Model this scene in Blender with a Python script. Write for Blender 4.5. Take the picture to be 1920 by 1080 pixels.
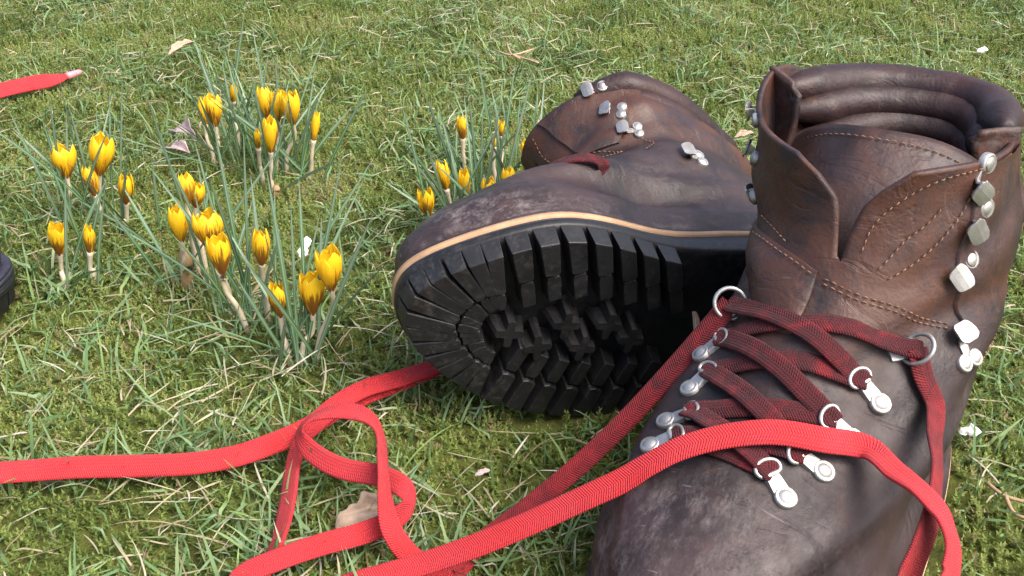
import bpy, math, random
import numpy as np
from mathutils import Matrix, Vector

# ------------------------------------------------------------------ camera, sky, sun, exposure
for o in list(bpy.data.objects):
    bpy.data.objects.remove(o, do_unlink=True)
scene = bpy.context.scene
COL = scene.collection
random.seed(7)
RNG = np.random.default_rng(11)
R = math.radians

CAM_P, CAM_F, CAM_H = 31.5, 1910.0, 0.335         # pitch below horizontal, focal length in photo pixels, height
cd = bpy.data.cameras.new('camera')
cam = bpy.data.objects.new('camera', cd)
COL.objects.link(cam)
cam.location = (0, 0, CAM_H)
cam.rotation_euler = (R(90 - CAM_P), 0, 0)
cd.sensor_width = 36
cd.lens = 36 * CAM_F / 1920
cd.clip_start = 0.01
cd.clip_end = 200
scene.camera = cam

SUN_EL, SUN_AZ = 55, 125                             # azimuth from +Y (view direction) clockwise
w = bpy.data.worlds.new('World')
scene.world = w
w.use_nodes = True
wn = w.node_tree
bg = wn.nodes['Background']
sky = wn.nodes.new('ShaderNodeTexSky')
sky.sky_type = 'NISHITA'
sky.sun_disc = False
sky.sun_elevation = R(SUN_EL)
sky.sun_rotation = R(SUN_AZ)
sky.dust_density = 6.0
sky.air_density = .7
sky.ozone_density = 1.0
wn.links.new(sky.outputs[0], bg.inputs[0])
bg.inputs[1].default_value = 0.15
sl = bpy.data.lights.new('sun', 'SUN')
sl.energy = 1.15
sl.angle = R(38)
sl.color = (1.0, 0.97, 0.92)
so = bpy.data.objects.new('sun', sl)
COL.objects.link(so)
so.rotation_euler = (R(90 - SUN_EL), 0, R(180 - SUN_AZ))
scene.view_settings.view_transform = 'Standard'
scene.view_settings.look = 'None'
scene.view_settings.exposure = 1.5
scene.view_settings.gamma = 1
scene.view_settings.use_curve_mapping = False
scene.render.engine = 'CYCLES'

# ------------------------------------------------------------------ photo pixel -> direction
_c, _s = math.cos(R(CAM_P)), math.sin(R(CAM_P))


def ray(px, py):
    u, v = (px - 960) / CAM_F, (py - 540) / CAM_F
    return np.array([u, _c - v * _s, -_s - v * _c])


def on_ground(px, py, z=0.0):
    d = ray(px, py)
    return np.array([0, 0, CAM_H]) + d * ((z - CAM_H) / d[2])


def at_depth(px, py, Y):
    d = ray(px, py)
    return np.array([0, 0, CAM_H]) + d * (Y / d[1])


def project(P):
    P = np.asarray(P, float)
    d = P - np.array([0, 0, CAM_H])
    z = d[..., 1] * _c - d[..., 2] * _s
    u = d[..., 1] * _s + d[..., 2] * _c
    return np.stack([960 + CAM_F * d[..., 0] / z, 540 - CAM_F * u / z], -1), z


# ------------------------------------------------------------------ helpers
def smooth_noise(x, y, sc, seed):
    r = np.random.default_rng(seed)
    out = np.zeros_like(np.asarray(x, float))
    for i in range(7):
        a = r.uniform(0, 6.283)
        k = (0.6 + 0.9 * r.random()) * 6.283 / sc
        out = out + np.sin((x * math.cos(a) + y * math.sin(a)) * k + r.uniform(0, 6.283))
    return out / 7 ** .5


def ground_h(x, y):
    x = np.asarray(x, float)
    y = np.asarray(y, float)
    return 0.0030 * smooth_noise(x, y, .23, 3) + 0.0016 * smooth_noise(x, y, .06, 4)


def link_mesh(name, me, mat=None, parent=None):
    o = bpy.data.objects.new(name, me)
    COL.objects.link(o)
    if mat and not me.materials:
        me.materials.append(mat)
    if parent is not None:
        o.parent = parent
    return o


def mesh_np(name, V, F, smooth=True, attrs=None, uv=None):
    """V (n,3), F (m,k) all faces with k corners"""
    V = np.asarray(V, np.float32)
    F = np.asarray(F, np.int32)
    me = bpy.data.meshes.new(name)
    k = F.shape[1]
    me.vertices.add(len(V))
    me.vertices.foreach_set('co', V.ravel())
    me.loops.add(F.size)
    me.loops.foreach_set('vertex_index', F.ravel())
    me.polygons.add(len(F))
    me.polygons.foreach_set('loop_start', np.arange(0, F.size, k, dtype=np.int32))
    me.polygons.foreach_set('loop_total', np.full(len(F), k, np.int32))
    if smooth:
        me.polygons.foreach_set('use_smooth', np.ones(len(F), bool))
    me.update(calc_edges=True)
    if attrs:
        for n, a in attrs.items():
            at = me.attributes.new(n, 'FLOAT', 'POINT')
            at.data.foreach_set('value', np.asarray(a, np.float32).ravel())
    if uv is not None:
        ul = me.uv_layers.new(name='UVMap')
        ul.data.foreach_set('uv', np.asarray(uv, np.float32)[F.ravel()].ravel())
    return me


def grid_faces(nu, nv, wrap=False):
    """index = v*nu + u"""
    us = np.arange(nu if wrap else nu - 1)
    vs = np.arange(nv - 1)
    U, Vv = np.meshgrid(us, vs)
    a = (Vv * nu + U).ravel()
    b = (Vv * nu + (U + 1) % nu).ravel()
    return np.stack([a, b, b + nu, a + nu], -1)


def pyd(name, V, F, smooth=False):
    me = bpy.data.meshes.new(name)
    me.from_pydata([tuple(map(float, v)) for v in V], [], [tuple(f) for f in F])
    if smooth:
        me.polygons.foreach_set('use_smooth', np.ones(len(me.polygons), bool))
    me.update()
    return me


def catmull(P, n):
    """resample control points (k,d) to about n points, centripetal-free uniform Catmull-Rom"""
    P = np.asarray(P, float)
    k = len(P)
    Q = np.vstack([2 * P[0] - P[1], P, 2 * P[-1] - P[-2]])
    t = np.linspace(0, k - 1, n)
    i = np.minimum(t.astype(int), k - 2)
    f = (t - i)[:, None]
    a, b, c, d = Q[i], Q[i + 1], Q[i + 2], Q[i + 3]
    return .5 * ((2 * b) + (c - a) * f + (2 * a - 5 * b + 4 * c - d) * f ** 2 + (3 * b - a - 3 * c + d) * f ** 3)


def unit(v):
    v = np.asarray(v, float)
    return v / (np.linalg.norm(v, axis=-1, keepdims=True) + 1e-12)


def tube_arrays(P, rad, seg=10, up=(0, 0, 1), caps=True):
    P = np.asarray(P, float)
    n = len(P)
    rad = np.broadcast_to(rad, (n,))
    T = unit(np.gradient(P, axis=0))
    N = np.cross(T, np.asarray(up, float))
    bad = np.linalg.norm(N, axis=1) < .05
    N[bad] = np.cross(T[bad], [1, 0.02, 0])
    N = unit(N)
    B = np.cross(N, T)
    a = np.linspace(0, 2 * math.pi, seg, endpoint=False)
    V = P[:, None] + rad[:, None, None] * (np.cos(a)[None, :, None] * N[:, None] + np.sin(a)[None, :, None] * B[:, None])
    V = V.reshape(-1, 3)
    F = grid_faces(seg, n, True)
    return V, F


def tube(name, P, rad, mat, parent, seg=10, up=(0, 0, 1), attrs=None):
    V, F = tube_arrays(P, rad, seg, up)
    n = len(P)
    F = [tuple(f) for f in F] + [tuple(range(seg))[::-1], tuple(range((n - 1) * seg, n * seg))]
    return link_mesh(name, pyd(name, V, F, True), mat, parent)


def empty(name, loc=(0, 0, 0), label=None, cat=None, group=None):
    o = bpy.data.objects.new(name, None)
    COL.objects.link(o)
    o.location = loc
    o.empty_display_size = .02
    tag(o, label, cat, group)
    return o


def tag(o, label=None, cat=None, group=None, kind=None):
    if label:
        o['label'] = label
    if cat:
        o['category'] = cat
    if group:
        o['group'] = group
    if kind:
        o['kind'] = kind
    return o


# ------------------------------------------------------------------ materials
class NT:
    def __init__(s, name):
        s.m = bpy.data.materials.new(name)
        s.m.use_nodes = True
        s.t = s.m.node_tree
        s.p = s.t.nodes['Principled BSDF']
        s.out = s.t.nodes['Material Output']

    def n(s, typ, **kw):
        nd = s.t.nodes.new('ShaderNode' + typ)
        for k, v in kw.items():
            if k.startswith('i_'):
                key = k[2:]
                key = int(key) if key.isdigit() else key.replace('_', ' ')
                nd.inputs[key].default_value = v
            else:
                setattr(nd, k, v)
        return nd

    def l(s, a, b):
        s.t.links.new(a, b)

    def ramp(s, fac, stops, interp='LINEAR'):
        r = s.n('ValToRGB')
        e = r.color_ramp.elements
        r.color_ramp.interpolation = interp
        while len(e) < len(stops):
            e.new(.5)
        for i, (p, c) in enumerate(stops):
            e[i].position = p
            e[i].color = (c, c, c, 1) if isinstance(c, (int, float)) else (*c, 1)
        s.l(fac, r.inputs[0])
        return r.outputs[0]

    def noise(s, vec, sc, det=4, rough=.55, dist=0, ):
        nd = s.n('TexNoise', i_Scale=sc, i_Detail=det, i_Roughness=rough, i_Distortion=dist)
        if vec is not None:
            s.l(vec, nd.inputs['Vector'])
        return nd.outputs['Fac']

    def mix(s, fac, a, b, mode='MIX'):
        m = s.n('Mix', data_type='RGBA', blend_type=mode)
        for sock, val in ((m.inputs[0], fac), (m.inputs[6], a), (m.inputs[7], b)):
            if isinstance(val, (int, float)):
                sock.default_value = val
            elif isinstance(val, tuple):
                sock.default_value = (*val, 1)
            else:
                s.l(val, sock)
        return m.outputs[2]

    def math(s, op, a, b=0.0, clamp=False):
        m = s.n('Math', operation=op, use_clamp=clamp)
        for i, val in enumerate((a, b)):
            if isinstance(val, (int, float)):
                m.inputs[i].default_value = val
            else:
                s.l(val, m.inputs[i])
        return m.outputs[0]

    def bump(s, h, strength=.3, dist=.001, prev=None):
        b = s.n('Bump', i_Strength=strength, i_Distance=dist)
        s.l(h, b.inputs['Height'])
        if prev:
            s.l(prev, b.inputs['Normal'])
        return b.outputs[0]

    def attr(s, n):
        return s.n('Attribute', attribute_name=n).outputs['Fac']

    def obj(s):
        return s.n('TexCoord').outputs['Object']


def translucent(nt, col, amt):
    tr = nt.n('BsdfTranslucent')
    nt.l(col, tr.inputs[0])
    mx = nt.n('MixShader', i_0=amt)
    nt.l(nt.p.outputs[0], mx.inputs[1])
    nt.l(tr.outputs[0], mx.inputs[2])
    nt.l(mx.outputs[0], nt.out.inputs[0])


def mat_leather(name, brown, dark, scuff_amt=1.0, red=(.060, .0235, .0135)):
    k = NT(name)
    v = k.obj()
    big = k.noise(v, 22, 5, .6, .4)
    c = k.mix(k.ramp(big, [(.40, 0.), (.60, 1.)]), brown, dark)
    # redder, more worn-through brown on the shaft (attribute shaft: 0 foot .. 1 shaft)
    sh = k.attr('shaft')
    rn = k.math('MULTIPLY', sh, k.ramp(k.noise(v, 30, 5, .65, .8), [(.40, 0.02), (.60, 1.)]))
    c = k.mix(rn, c, red)
    # rubbed orange-brown edges
    tan = k.ramp(k.noise(v, 75, 6, .7, 1.0), [(.58, 0.), (.78, 1.)])
    c = k.mix(k.math('MULTIPLY', tan, .42), c, (.115, .052, .027))
    # grey scuffs on the toe / heel (attribute wear)
    wr = k.attr('wear')
    ms = k.n('Mapping')
    k.l(v, ms.inputs[0])
    ms.inputs['Rotation'].default_value = (.2, .1, .9)
    ms.inputs['Scale'].default_value = (1.0, .38, .7)
    fine = k.ramp(k.noise(ms.outputs[0], 230, 10, .82, .3), [(.46, 0.), (.72, 1.)])
    patch = k.ramp(k.noise(v, 26, 6, .7, .3), [(.40, 0.04), (.66, 1.)])
    sc = k.math('MULTIPLY', k.math('MULTIPLY', fine, patch), k.math('MULTIPLY', wr, scuff_amt * 1.1), True)
    # long thin scratches
    mp = k.n('Mapping')
    k.l(v, mp.inputs[0])
    mp.inputs['Rotation'].default_value = (.4, .3, .7)
    mp.inputs['Scale'].default_value = (40, 330, 60)
    scr = k.ramp(k.noise(mp.outputs[0], 1.0, 3, .6, .6), [(.66, 0.), (.72, 1.)])
    sc = k.math('MAXIMUM', sc, k.math('MULTIPLY', scr, k.math('MULTIPLY', k.math('ADD', wr, .25), .38)))
    c = k.mix(sc, c, (.25, .215, .205))
    k.l(c, k.p.inputs['Base Color'])
    ro = k.math('ADD', k.math('MULTIPLY', k.noise(v, 60, 5, .6), .50), .26)
    ro = k.math('ADD', ro, k.math('MULTIPLY', sc, .3), True)
    k.l(ro, k.p.inputs['Roughness'])
    k.p.inputs['Specular IOR Level'].default_value = .36
    vor = k.n('TexVoronoi', i_Scale=620.)
    k.l(v, vor.inputs['Vector'])
    b1 = k.bump(vor.outputs['Distance'], .12, .0006)
    b2 = k.bump(k.noise(v, 120, 8, .7, .7), .35, .0014, b1)
    # flex creases: stretched, warped noise
    mc = k.n('Mapping')
    k.l(v, mc.inputs[0])
    mc.inputs['Scale'].default_value = (26, 95, 70)
    cr = k.ramp(k.noise(mc.outputs[0], 1.0, 5, .6, 1.4), [(.30, 0.), (.46, 1.)])
    b2 = k.bump(k.math('MULTIPLY', cr, k.ramp(k.noise(v, 16, 3, .5), [(.42, 0.), (.62, 1.)])), .26, .0022, b2)
    b3 = k.bump(k.noise(v, 26, 3, .5, .5), .35, .004, b2)
    k.l(b3, k.p.inputs['Normal'])
    return k.m


M = {}
M['leather'] = mat_leather('brown leather', (.034, .0205, .0205), (.0115, .0076, .0082))
M['leather_pad'] = mat_leather('padded leather', (.030, .0130, .0120), (.014, .0070, .0072), .3, (.040, .0155, .0115))
M['leather_dark'] = mat_leather('slate leather', (.03, .029, .045), (.018, .018, .03))


def simple(name, col, rough=.5, metal=0., bump=None, var=None, spec=.5):
    k = NT(name)
    v = k.obj()
    k.p.inputs['Roughness'].default_value = rough
    k.p.inputs['Metallic'].default_value = metal
    k.p.inputs['Specular IOR Level'].default_value = spec
    if var:
        c = k.mix(k.ramp(k.noise(v, var[0], 5, .65), [(.35, 0.), (.68, 1.)]), col, var[1])
        k.l(c, k.p.inputs['Base Color'])
    else:
        k.p.inputs['Base Color'].default_value = (*col, 1)
    if bump:
        k.l(k.bump(k.noise(v, bump[0], 6, .65), bump[1], bump[2]), k.p.inputs['Normal'])
    return k.m


M['steel'] = simple('dull steel', (.48, .475, .455), .56, 1., (300, .25, .0005), (90, (.30, .285, .265)))
M['welt'] = simple('tan welt', (.42, .265, .145), .65, 0, (160, .4, .0008), (70, (.32, .19, .10)))
M['midsole'] = simple('dark midsole', (.010, .012, .018), .55, 0, (140, .35, .0008), (50, (.020, .022, .032)))
M['thread'] = simple('tan thread', (.24, .125, .065), .8, 0, None, (200, (.11, .055, .032)))


def mat_rubber():
    k = NT('black rubber')
    v = k.obj()
    c = k.mix(k.ramp(k.noise(v, 40, 5, .6), [(.35, 0.), (.7, 1.)]), (.006, .006, .0065), (.014, .014, .015))
    dust = k.ramp(k.noise(v, 170, 9, .82, .4), [(.50, 0.), (.72, 1.)])
    zone = k.ramp(k.noise(v, 24, 3, .5), [(.40, .10), (.64, .55)])
    c = k.mix(k.math('MULTIPLY', dust, zone), c, (.10, .09, .08))
    k.l(c, k.p.inputs['Base Color'])
    k.p.inputs['Roughness'].default_value = .48
    k.p.inputs['Specular IOR Level'].default_value = .4
    k.l(k.bump(k.noise(v, 130, 7, .7), .4, .0012), k.p.inputs['Normal'])
    return k.m


M['rubber'] = mat_rubber()


def mat_lace():
    k = NT('red woven lace')
    uv = k.n('TexCoord').outputs['UV']
    sx = k.n('SeparateXYZ')
    k.l(uv, sx.inputs[0])
    # herringbone weave: u in cm along, v across -1..1
    av = k.math('ABSOLUTE', sx.outputs[1])
    ph = k.math('ADD', k.math('MULTIPLY', sx.outputs[0], 60.), k.math('MULTIPLY', av, 14.))
    w1 = k.math('MULTIPLY', k.math('ADD', k.math('SINE', ph), 1.), .5)
    w2 = k.math('MULTIPLY', k.math('ADD', k.math('SINE', k.math('MULTIPLY', sx.outputs[1], 22.)), 1.), .5)
    hgt = k.math('MULTIPLY', w1, k.math('ADD', k.math('MULTIPLY', w2, .6), .4))
    v = k.obj()
    d = k.attr('dirt')
    n = k.ramp(k.noise(v, 120, 6, .65, .5), [(.3, 0.), (.7, 1.)])
    clean = k.mix(hgt, (.42, .020, .025), (.64, .046, .050))
    clean = k.mix(k.math('MULTIPLY', k.ramp(k.noise(v, 45, 5, .6), [(.42, 0.), (.72, 1.)]), .3), clean, (.38, .05, .065))
    worn = k.ramp(k.noise(v, 22, 6, .7, .6), [(.45, 0.), (.70, .42)])
    clean = k.mix(worn, clean, (.30, .020, .028))
    dirty = k.mix(n, (.080, .0085, .0115), (.030, .0095, .0110))
    dd = k.math('MULTIPLY', d, k.math('ADD', k.math('MULTIPLY', n, .30), .93), True)
    c = k.mix(dd, clean, dirty)
    k.l(c, k.p.inputs['Base Color'])
    k.p.inputs['Roughness'].default_value = .85
    k.p.inputs['Specular IOR Level'].default_value = .2
    k.p.inputs['Sheen Weight'].default_value = .04
    k.l(k.bump(hgt, .7, .0007), k.p.inputs['Normal'])
    return k.m


M['lace'] = mat_lace()


def mat_blades(name, stops, tr=.3, rough=.5, spec=.35):
    k = NT(name)
    c = k.ramp(k.attr('rnd'), stops)
    k.l(c, k.p.inputs['Base Color'])
    k.p.inputs['Roughness'].default_value = rough
    k.p.inputs['Specular IOR Level'].default_value = spec
    translucent(k, c, tr)
    return k.m


M['grass'] = mat_blades('grass blades', [(0., (.065, .135, .040)), (.35, (.11, .20, .074)), (.62, (.165, .255, .12)), (.8, (.185, .285, .085)), (1., (.27, .33, .20))])
M['straw'] = mat_blades('dead grass', [(0., (.20, .15, .07)), (.4, (.30, .26, .15)), (.75, (.40, .36, .25)), (1., (.52, .48, .40))], .25)
M['moss'] = mat_blades('moss shoots', [(0., (.066, .098, .020)), (.3, (.125, .172, .038)), (.6, (.195, .25, .058)), (.85, (.28, .33, .10)), (1., (.27, .22, .11))], .35, .6, .25)


def mat_soil():
    k = NT('mossy ground')
    v = k.n('TexCoord').outputs['Object']
    a = k.noise(v, 34, 8, .7, .5)
    b = k.noise(v, 230, 6, .7)
    c = k.ramp(a, [(.3, (.06, .066, .018)), (.5, (.10, .12, .026)), (.7, (.15, .175, .04))])
    c = k.mix(k.ramp(b, [(.4, 0.), (.7, .6)]), c, (.05, .04, .02))
    # beyond the detailed lawn the material alone has to read as grass
    far = k.mix(k.noise(v, 3, 6, .7), (.07, .12, .03), (.14, .17, .05))
    d = k.n('VectorMath', operation='LENGTH')
    k.l(v, d.inputs[0])
    c = k.mix(k.ramp(k.math('MULTIPLY', d.outputs['Value'], .1), [(.2, 0.), (.35, 1.)]), c, far)
    k.l(c, k.p.inputs['Base Color'])
    k.p.inputs['Roughness'].default_value = .95
    k.p.inputs['Specular IOR Level'].default_value = .1
    k.l(k.bump(b, .8, .006), k.p.inputs['Normal'])
    return k.m


M['soil'] = mat_soil()


def mat_tepal():
    k = NT('crocus petal')
    uv = k.n('TexCoord').outputs['UV']
    s = k.n('SeparateXYZ')
    k.l(uv, s.inputs[0])          # x across -1..1, y along 0..1
    oi = k.n('ObjectInfo').outputs['Random']
    mp = k.n('Mapping')
    k.l(uv, mp.inputs[0])
    mp.inputs['Scale'].default_value = (5.5, 1.4, 1)
    off = k.n('CombineXYZ')
    k.l(k.math('MULTIPLY', oi, 40.), off.inputs[2])
    k.l(off.outputs[0], mp.inputs['Location'])
    st = k.noise(mp.outputs[0], 1.6, 4, .6, .3)
    y = k.ramp(s.outputs[1], [(0., (.60, .27, .012)), (.35, (.84, .49, .012)), (1., (.90, .62, .022))])
    edge = k.math('ABSOLUTE', s.outputs[0])
    y = k.mix(k.ramp(edge, [(.5, 0.), (1., .45)]), y, (.68, .32, .012))
    # brown feathering: strong at the base, streaking up the middle; attribute mark = outer tepal
    m = k.math('SUBTRACT', k.math('ADD', k.attr('mark'), k.math('MULTIPLY', k.math('SUBTRACT', st, .5), 1.6)), s.outputs[1])
    m = k.math('SUBTRACT', m, k.math('MULTIPLY', edge, .12))
    mk = k.ramp(m, [(.0, 0.), (.22, .85)])
    c = k.mix(mk, y, (.14, .034, .014))
    k.l(c, k.p.inputs['Base Color'])
    k.p.inputs['Roughness'].default_value = .42
    k.p.inputs['Specular IOR Level'].default_value = .4
    mp2 = k.n('Mapping')
    k.l(uv, mp2.inputs[0])
    mp2.inputs['Scale'].default_value = (14, .8, 1)
    k.l(k.bump(k.noise(mp2.outputs[0], 1, 3, .5), .25, .0006), k.p.inputs['Normal'])
    translucent(k, c, .30)
    return k.m


M['tepal'] = mat_tepal()


def mat_cleaf():
    k = NT('crocus leaf')
    uv = k.n('TexCoord').outputs['UV']
    s = k.n('SeparateXYZ')
    k.l(uv, s.inputs[0])
    e = k.math('ABSOLUTE', s.outputs[0])
    oi = k.n('ObjectInfo').outputs['Random']
    g = k.ramp(oi, [(0., (.045, .12, .032)), (.5, (.065, .15, .048)), (1., (.12, .20, .10))])
    g = k.mix(k.ramp(s.outputs[1], [(.35, 0.), (1., .55)]), g, (.19, .26, .20))
    c = k.mix(k.ramp(e, [(.12, .75), (.3, 0.)]), g, (.26, .32, .24))
    k.l(c, k.p.inputs['Base Color'])
    k.p.inputs['Roughness'].default_value = .38
    translucent(k, c, .2)
    return k.m


M['crocus_leaf'] = mat_cleaf()
M['tube'] = simple('pale flower tube', (.50, .44, .33), .5, 0, None, (60, (.33, .28, .16)))
M['sheath'] = simple('papery sheath', (.36, .24, .11), .7, 0, (300, .4, .0008), (80, (.22, .13, .06)))
M['dryleaf'] = simple('dry leaf', (.42, .31, .22), .8, 0, (120, .5, .002), (60, (.25, .17, .12)))
M['pinkleaf'] = simple('bleached leaf', (.46, .37, .35), .8, 0, (120, .5, .002), (60, (.28, .20, .20)))
M['whitepetal'] = simple('white petal', (.80, .80, .80), .6, 0, (120, .3, .001), (60, (.6, .6, .58)))
M['twig'] = simple('brown stalk', (.24, .15, .085), .85, 0, (150, .5, .001), (60, (.38, .28, .17)))

# ------------------------------------------------------------------ ground sheet
def axis_pts(lo, hi, step, far, grow=1.35):
    a = list(np.arange(lo, hi + 1e-6, step))
    s = step
    while a[-1] < far:
        s *= grow
        a.append(a[-1] + s)
    s = step
    while a[0] > -far:
        s *= grow
        a.insert(0, a[0] - s)
    return np.array(a)


xs = axis_pts(-1.2, 1.2, .014, 60)
ys = axis_pts(-.1, 2.0, .014, 60)
X, Y = np.meshgrid(xs, ys)
Z = ground_h(X, Y) - .004
gm = mesh_np('lawn', np.stack([X, Y, Z], -1).reshape(-1, 3), grid_faces(len(xs), len(ys)))
tag(link_mesh('ground', gm, M['soil']), kind='structure')

# ------------------------------------------------------------------ boots (local frame in cm: y to the toe, z up, +x = medial side)
TT = np.array([0, .25, .5, .75, 1.])
SOLE_M = np.array([4.8, 5.85, 4.15, 4.15, 4.1])
SOLE_L = np.array([4.9, 6.0, 5.7, 5.5, 4.9])
BS = 1.05            # boot size factor


def cub(t, y):
    """smooth 1-D interpolation of 5 values at TT"""
    t = np.clip(t, 0, 1) * 4
    i = np.minimum(t.astype(int), 3)
    f = t - i
    Q = np.concatenate([[2 * y[0] - y[1]], y, [2 * y[-1] - y[-2]]])
    a, b, c, d = Q[i], Q[i + 1], Q[i + 2], Q[i + 3]
    return .5 * (2 * b + (c - a) * f + (2 * a - 5 * b + 4 * c - d) * f ** 2 + (3 * b - a - 3 * c + d) * f ** 3)


def ring(th, F, B, wm, wl, n, cx0=0., sag=0.):
    """closed ring; th=0 front, +x side for th in (0,pi)"""
    c, s = np.cos(th), np.sin(th)
    a = np.sign(c) * np.abs(c) ** (2 / n)
    b = np.abs(s) ** (2 / n)
    t = (1 - a) / 2
    wdt = np.where(s >= 0, cub(t, np.asarray(wm, float)), -cub(t, np.asarray(wl, float)))
    cx = cx0 * np.clip(1 - t / .45, 0, 1) ** 1.3
    x = cx + wdt * b
    y = F[0] + (B[0] - F[0]) * t
    z = F[1] + (B[1] - F[1]) * t - sag * np.sin(np.pi * t)
    return np.stack([x, y, z], -1)


def sole_ring(th, off, zf, zb, zw=None):
    """sole outline grown by off, toe height zf, heel height zb"""
    P = ring(th, (29.2 + off, zf), (-.2 - off, zb), SOLE_M + off, SOLE_L + off, 2.3, .75)
    t = (29.2 - P[:, 1]) / 29.4
    spring = np.clip((.22 - t) / .22, 0, 1) ** 2
    P[:, 2] = zf + (zb - zf) * np.clip((t - .3) / .3, 0, 1) + spring * 1.0
    return P


LEV = [  # F, B, medial widths, lateral widths, n, cx0
    ((28.4, 2.3), (.5, 2.95), SOLE_M - .55, SOLE_L - .55, 2.3, .75),
    ((28.8, 4.2), (.15, 5.0), SOLE_M - .35, SOLE_L - .4, 2.3, .75),
    ((28.3, 5.7), (.3, 7.0), SOLE_M - .85, SOLE_L - 1.0, 2.3, .7),
    ((26.6, 7.1), (.7, 8.8), [3.7, 5.0, 4.0, 3.6, 3.5], [3.5, 4.8, 5.2, 5.3, 4.8], 2.2, .6),
    ((23.4, 8.1), (1.0, 10.3), [3.1, 4.6, 4.2, 3.7, 3.5], [2.9, 4.4, 5.3, 5.4, 4.9], 2.1, .5),
    ((19.4, 9.5), (1.0, 11.7), [2.9, 4.0, 4.2, 3.9, 3.6], [2.8, 4.3, 5.4, 5.4, 4.9], 2.1, .3),
    ((16.2, 11.3), (.8, 13.1), [3.1, 3.9, 4.3, 4.1, 3.9], [3.1, 4.3, 5.2, 5.1, 4.7], 2.15, .15),
    ((13.9, 13.3), (.4, 14.3), [3.8, 4.6, 5.0, 4.7, 4.3], [3.6, 4.5, 4.9, 4.9, 4.6], 2.2, 0),
    ((12.8, 15.2), (.1, 15.5), [4.2, 5.1, 5.5, 5.2, 4.7], [3.8, 4.3, 4.4, 4.4, 4.3], 2.2, 0),
    ((12.4, 16.8), (-.1, 16.0), [4.6, 5.5, 5.9, 5.5, 5.0], [3.9, 4.1, 4.1, 4.1, 4.2], 2.2, 0),
]


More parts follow.
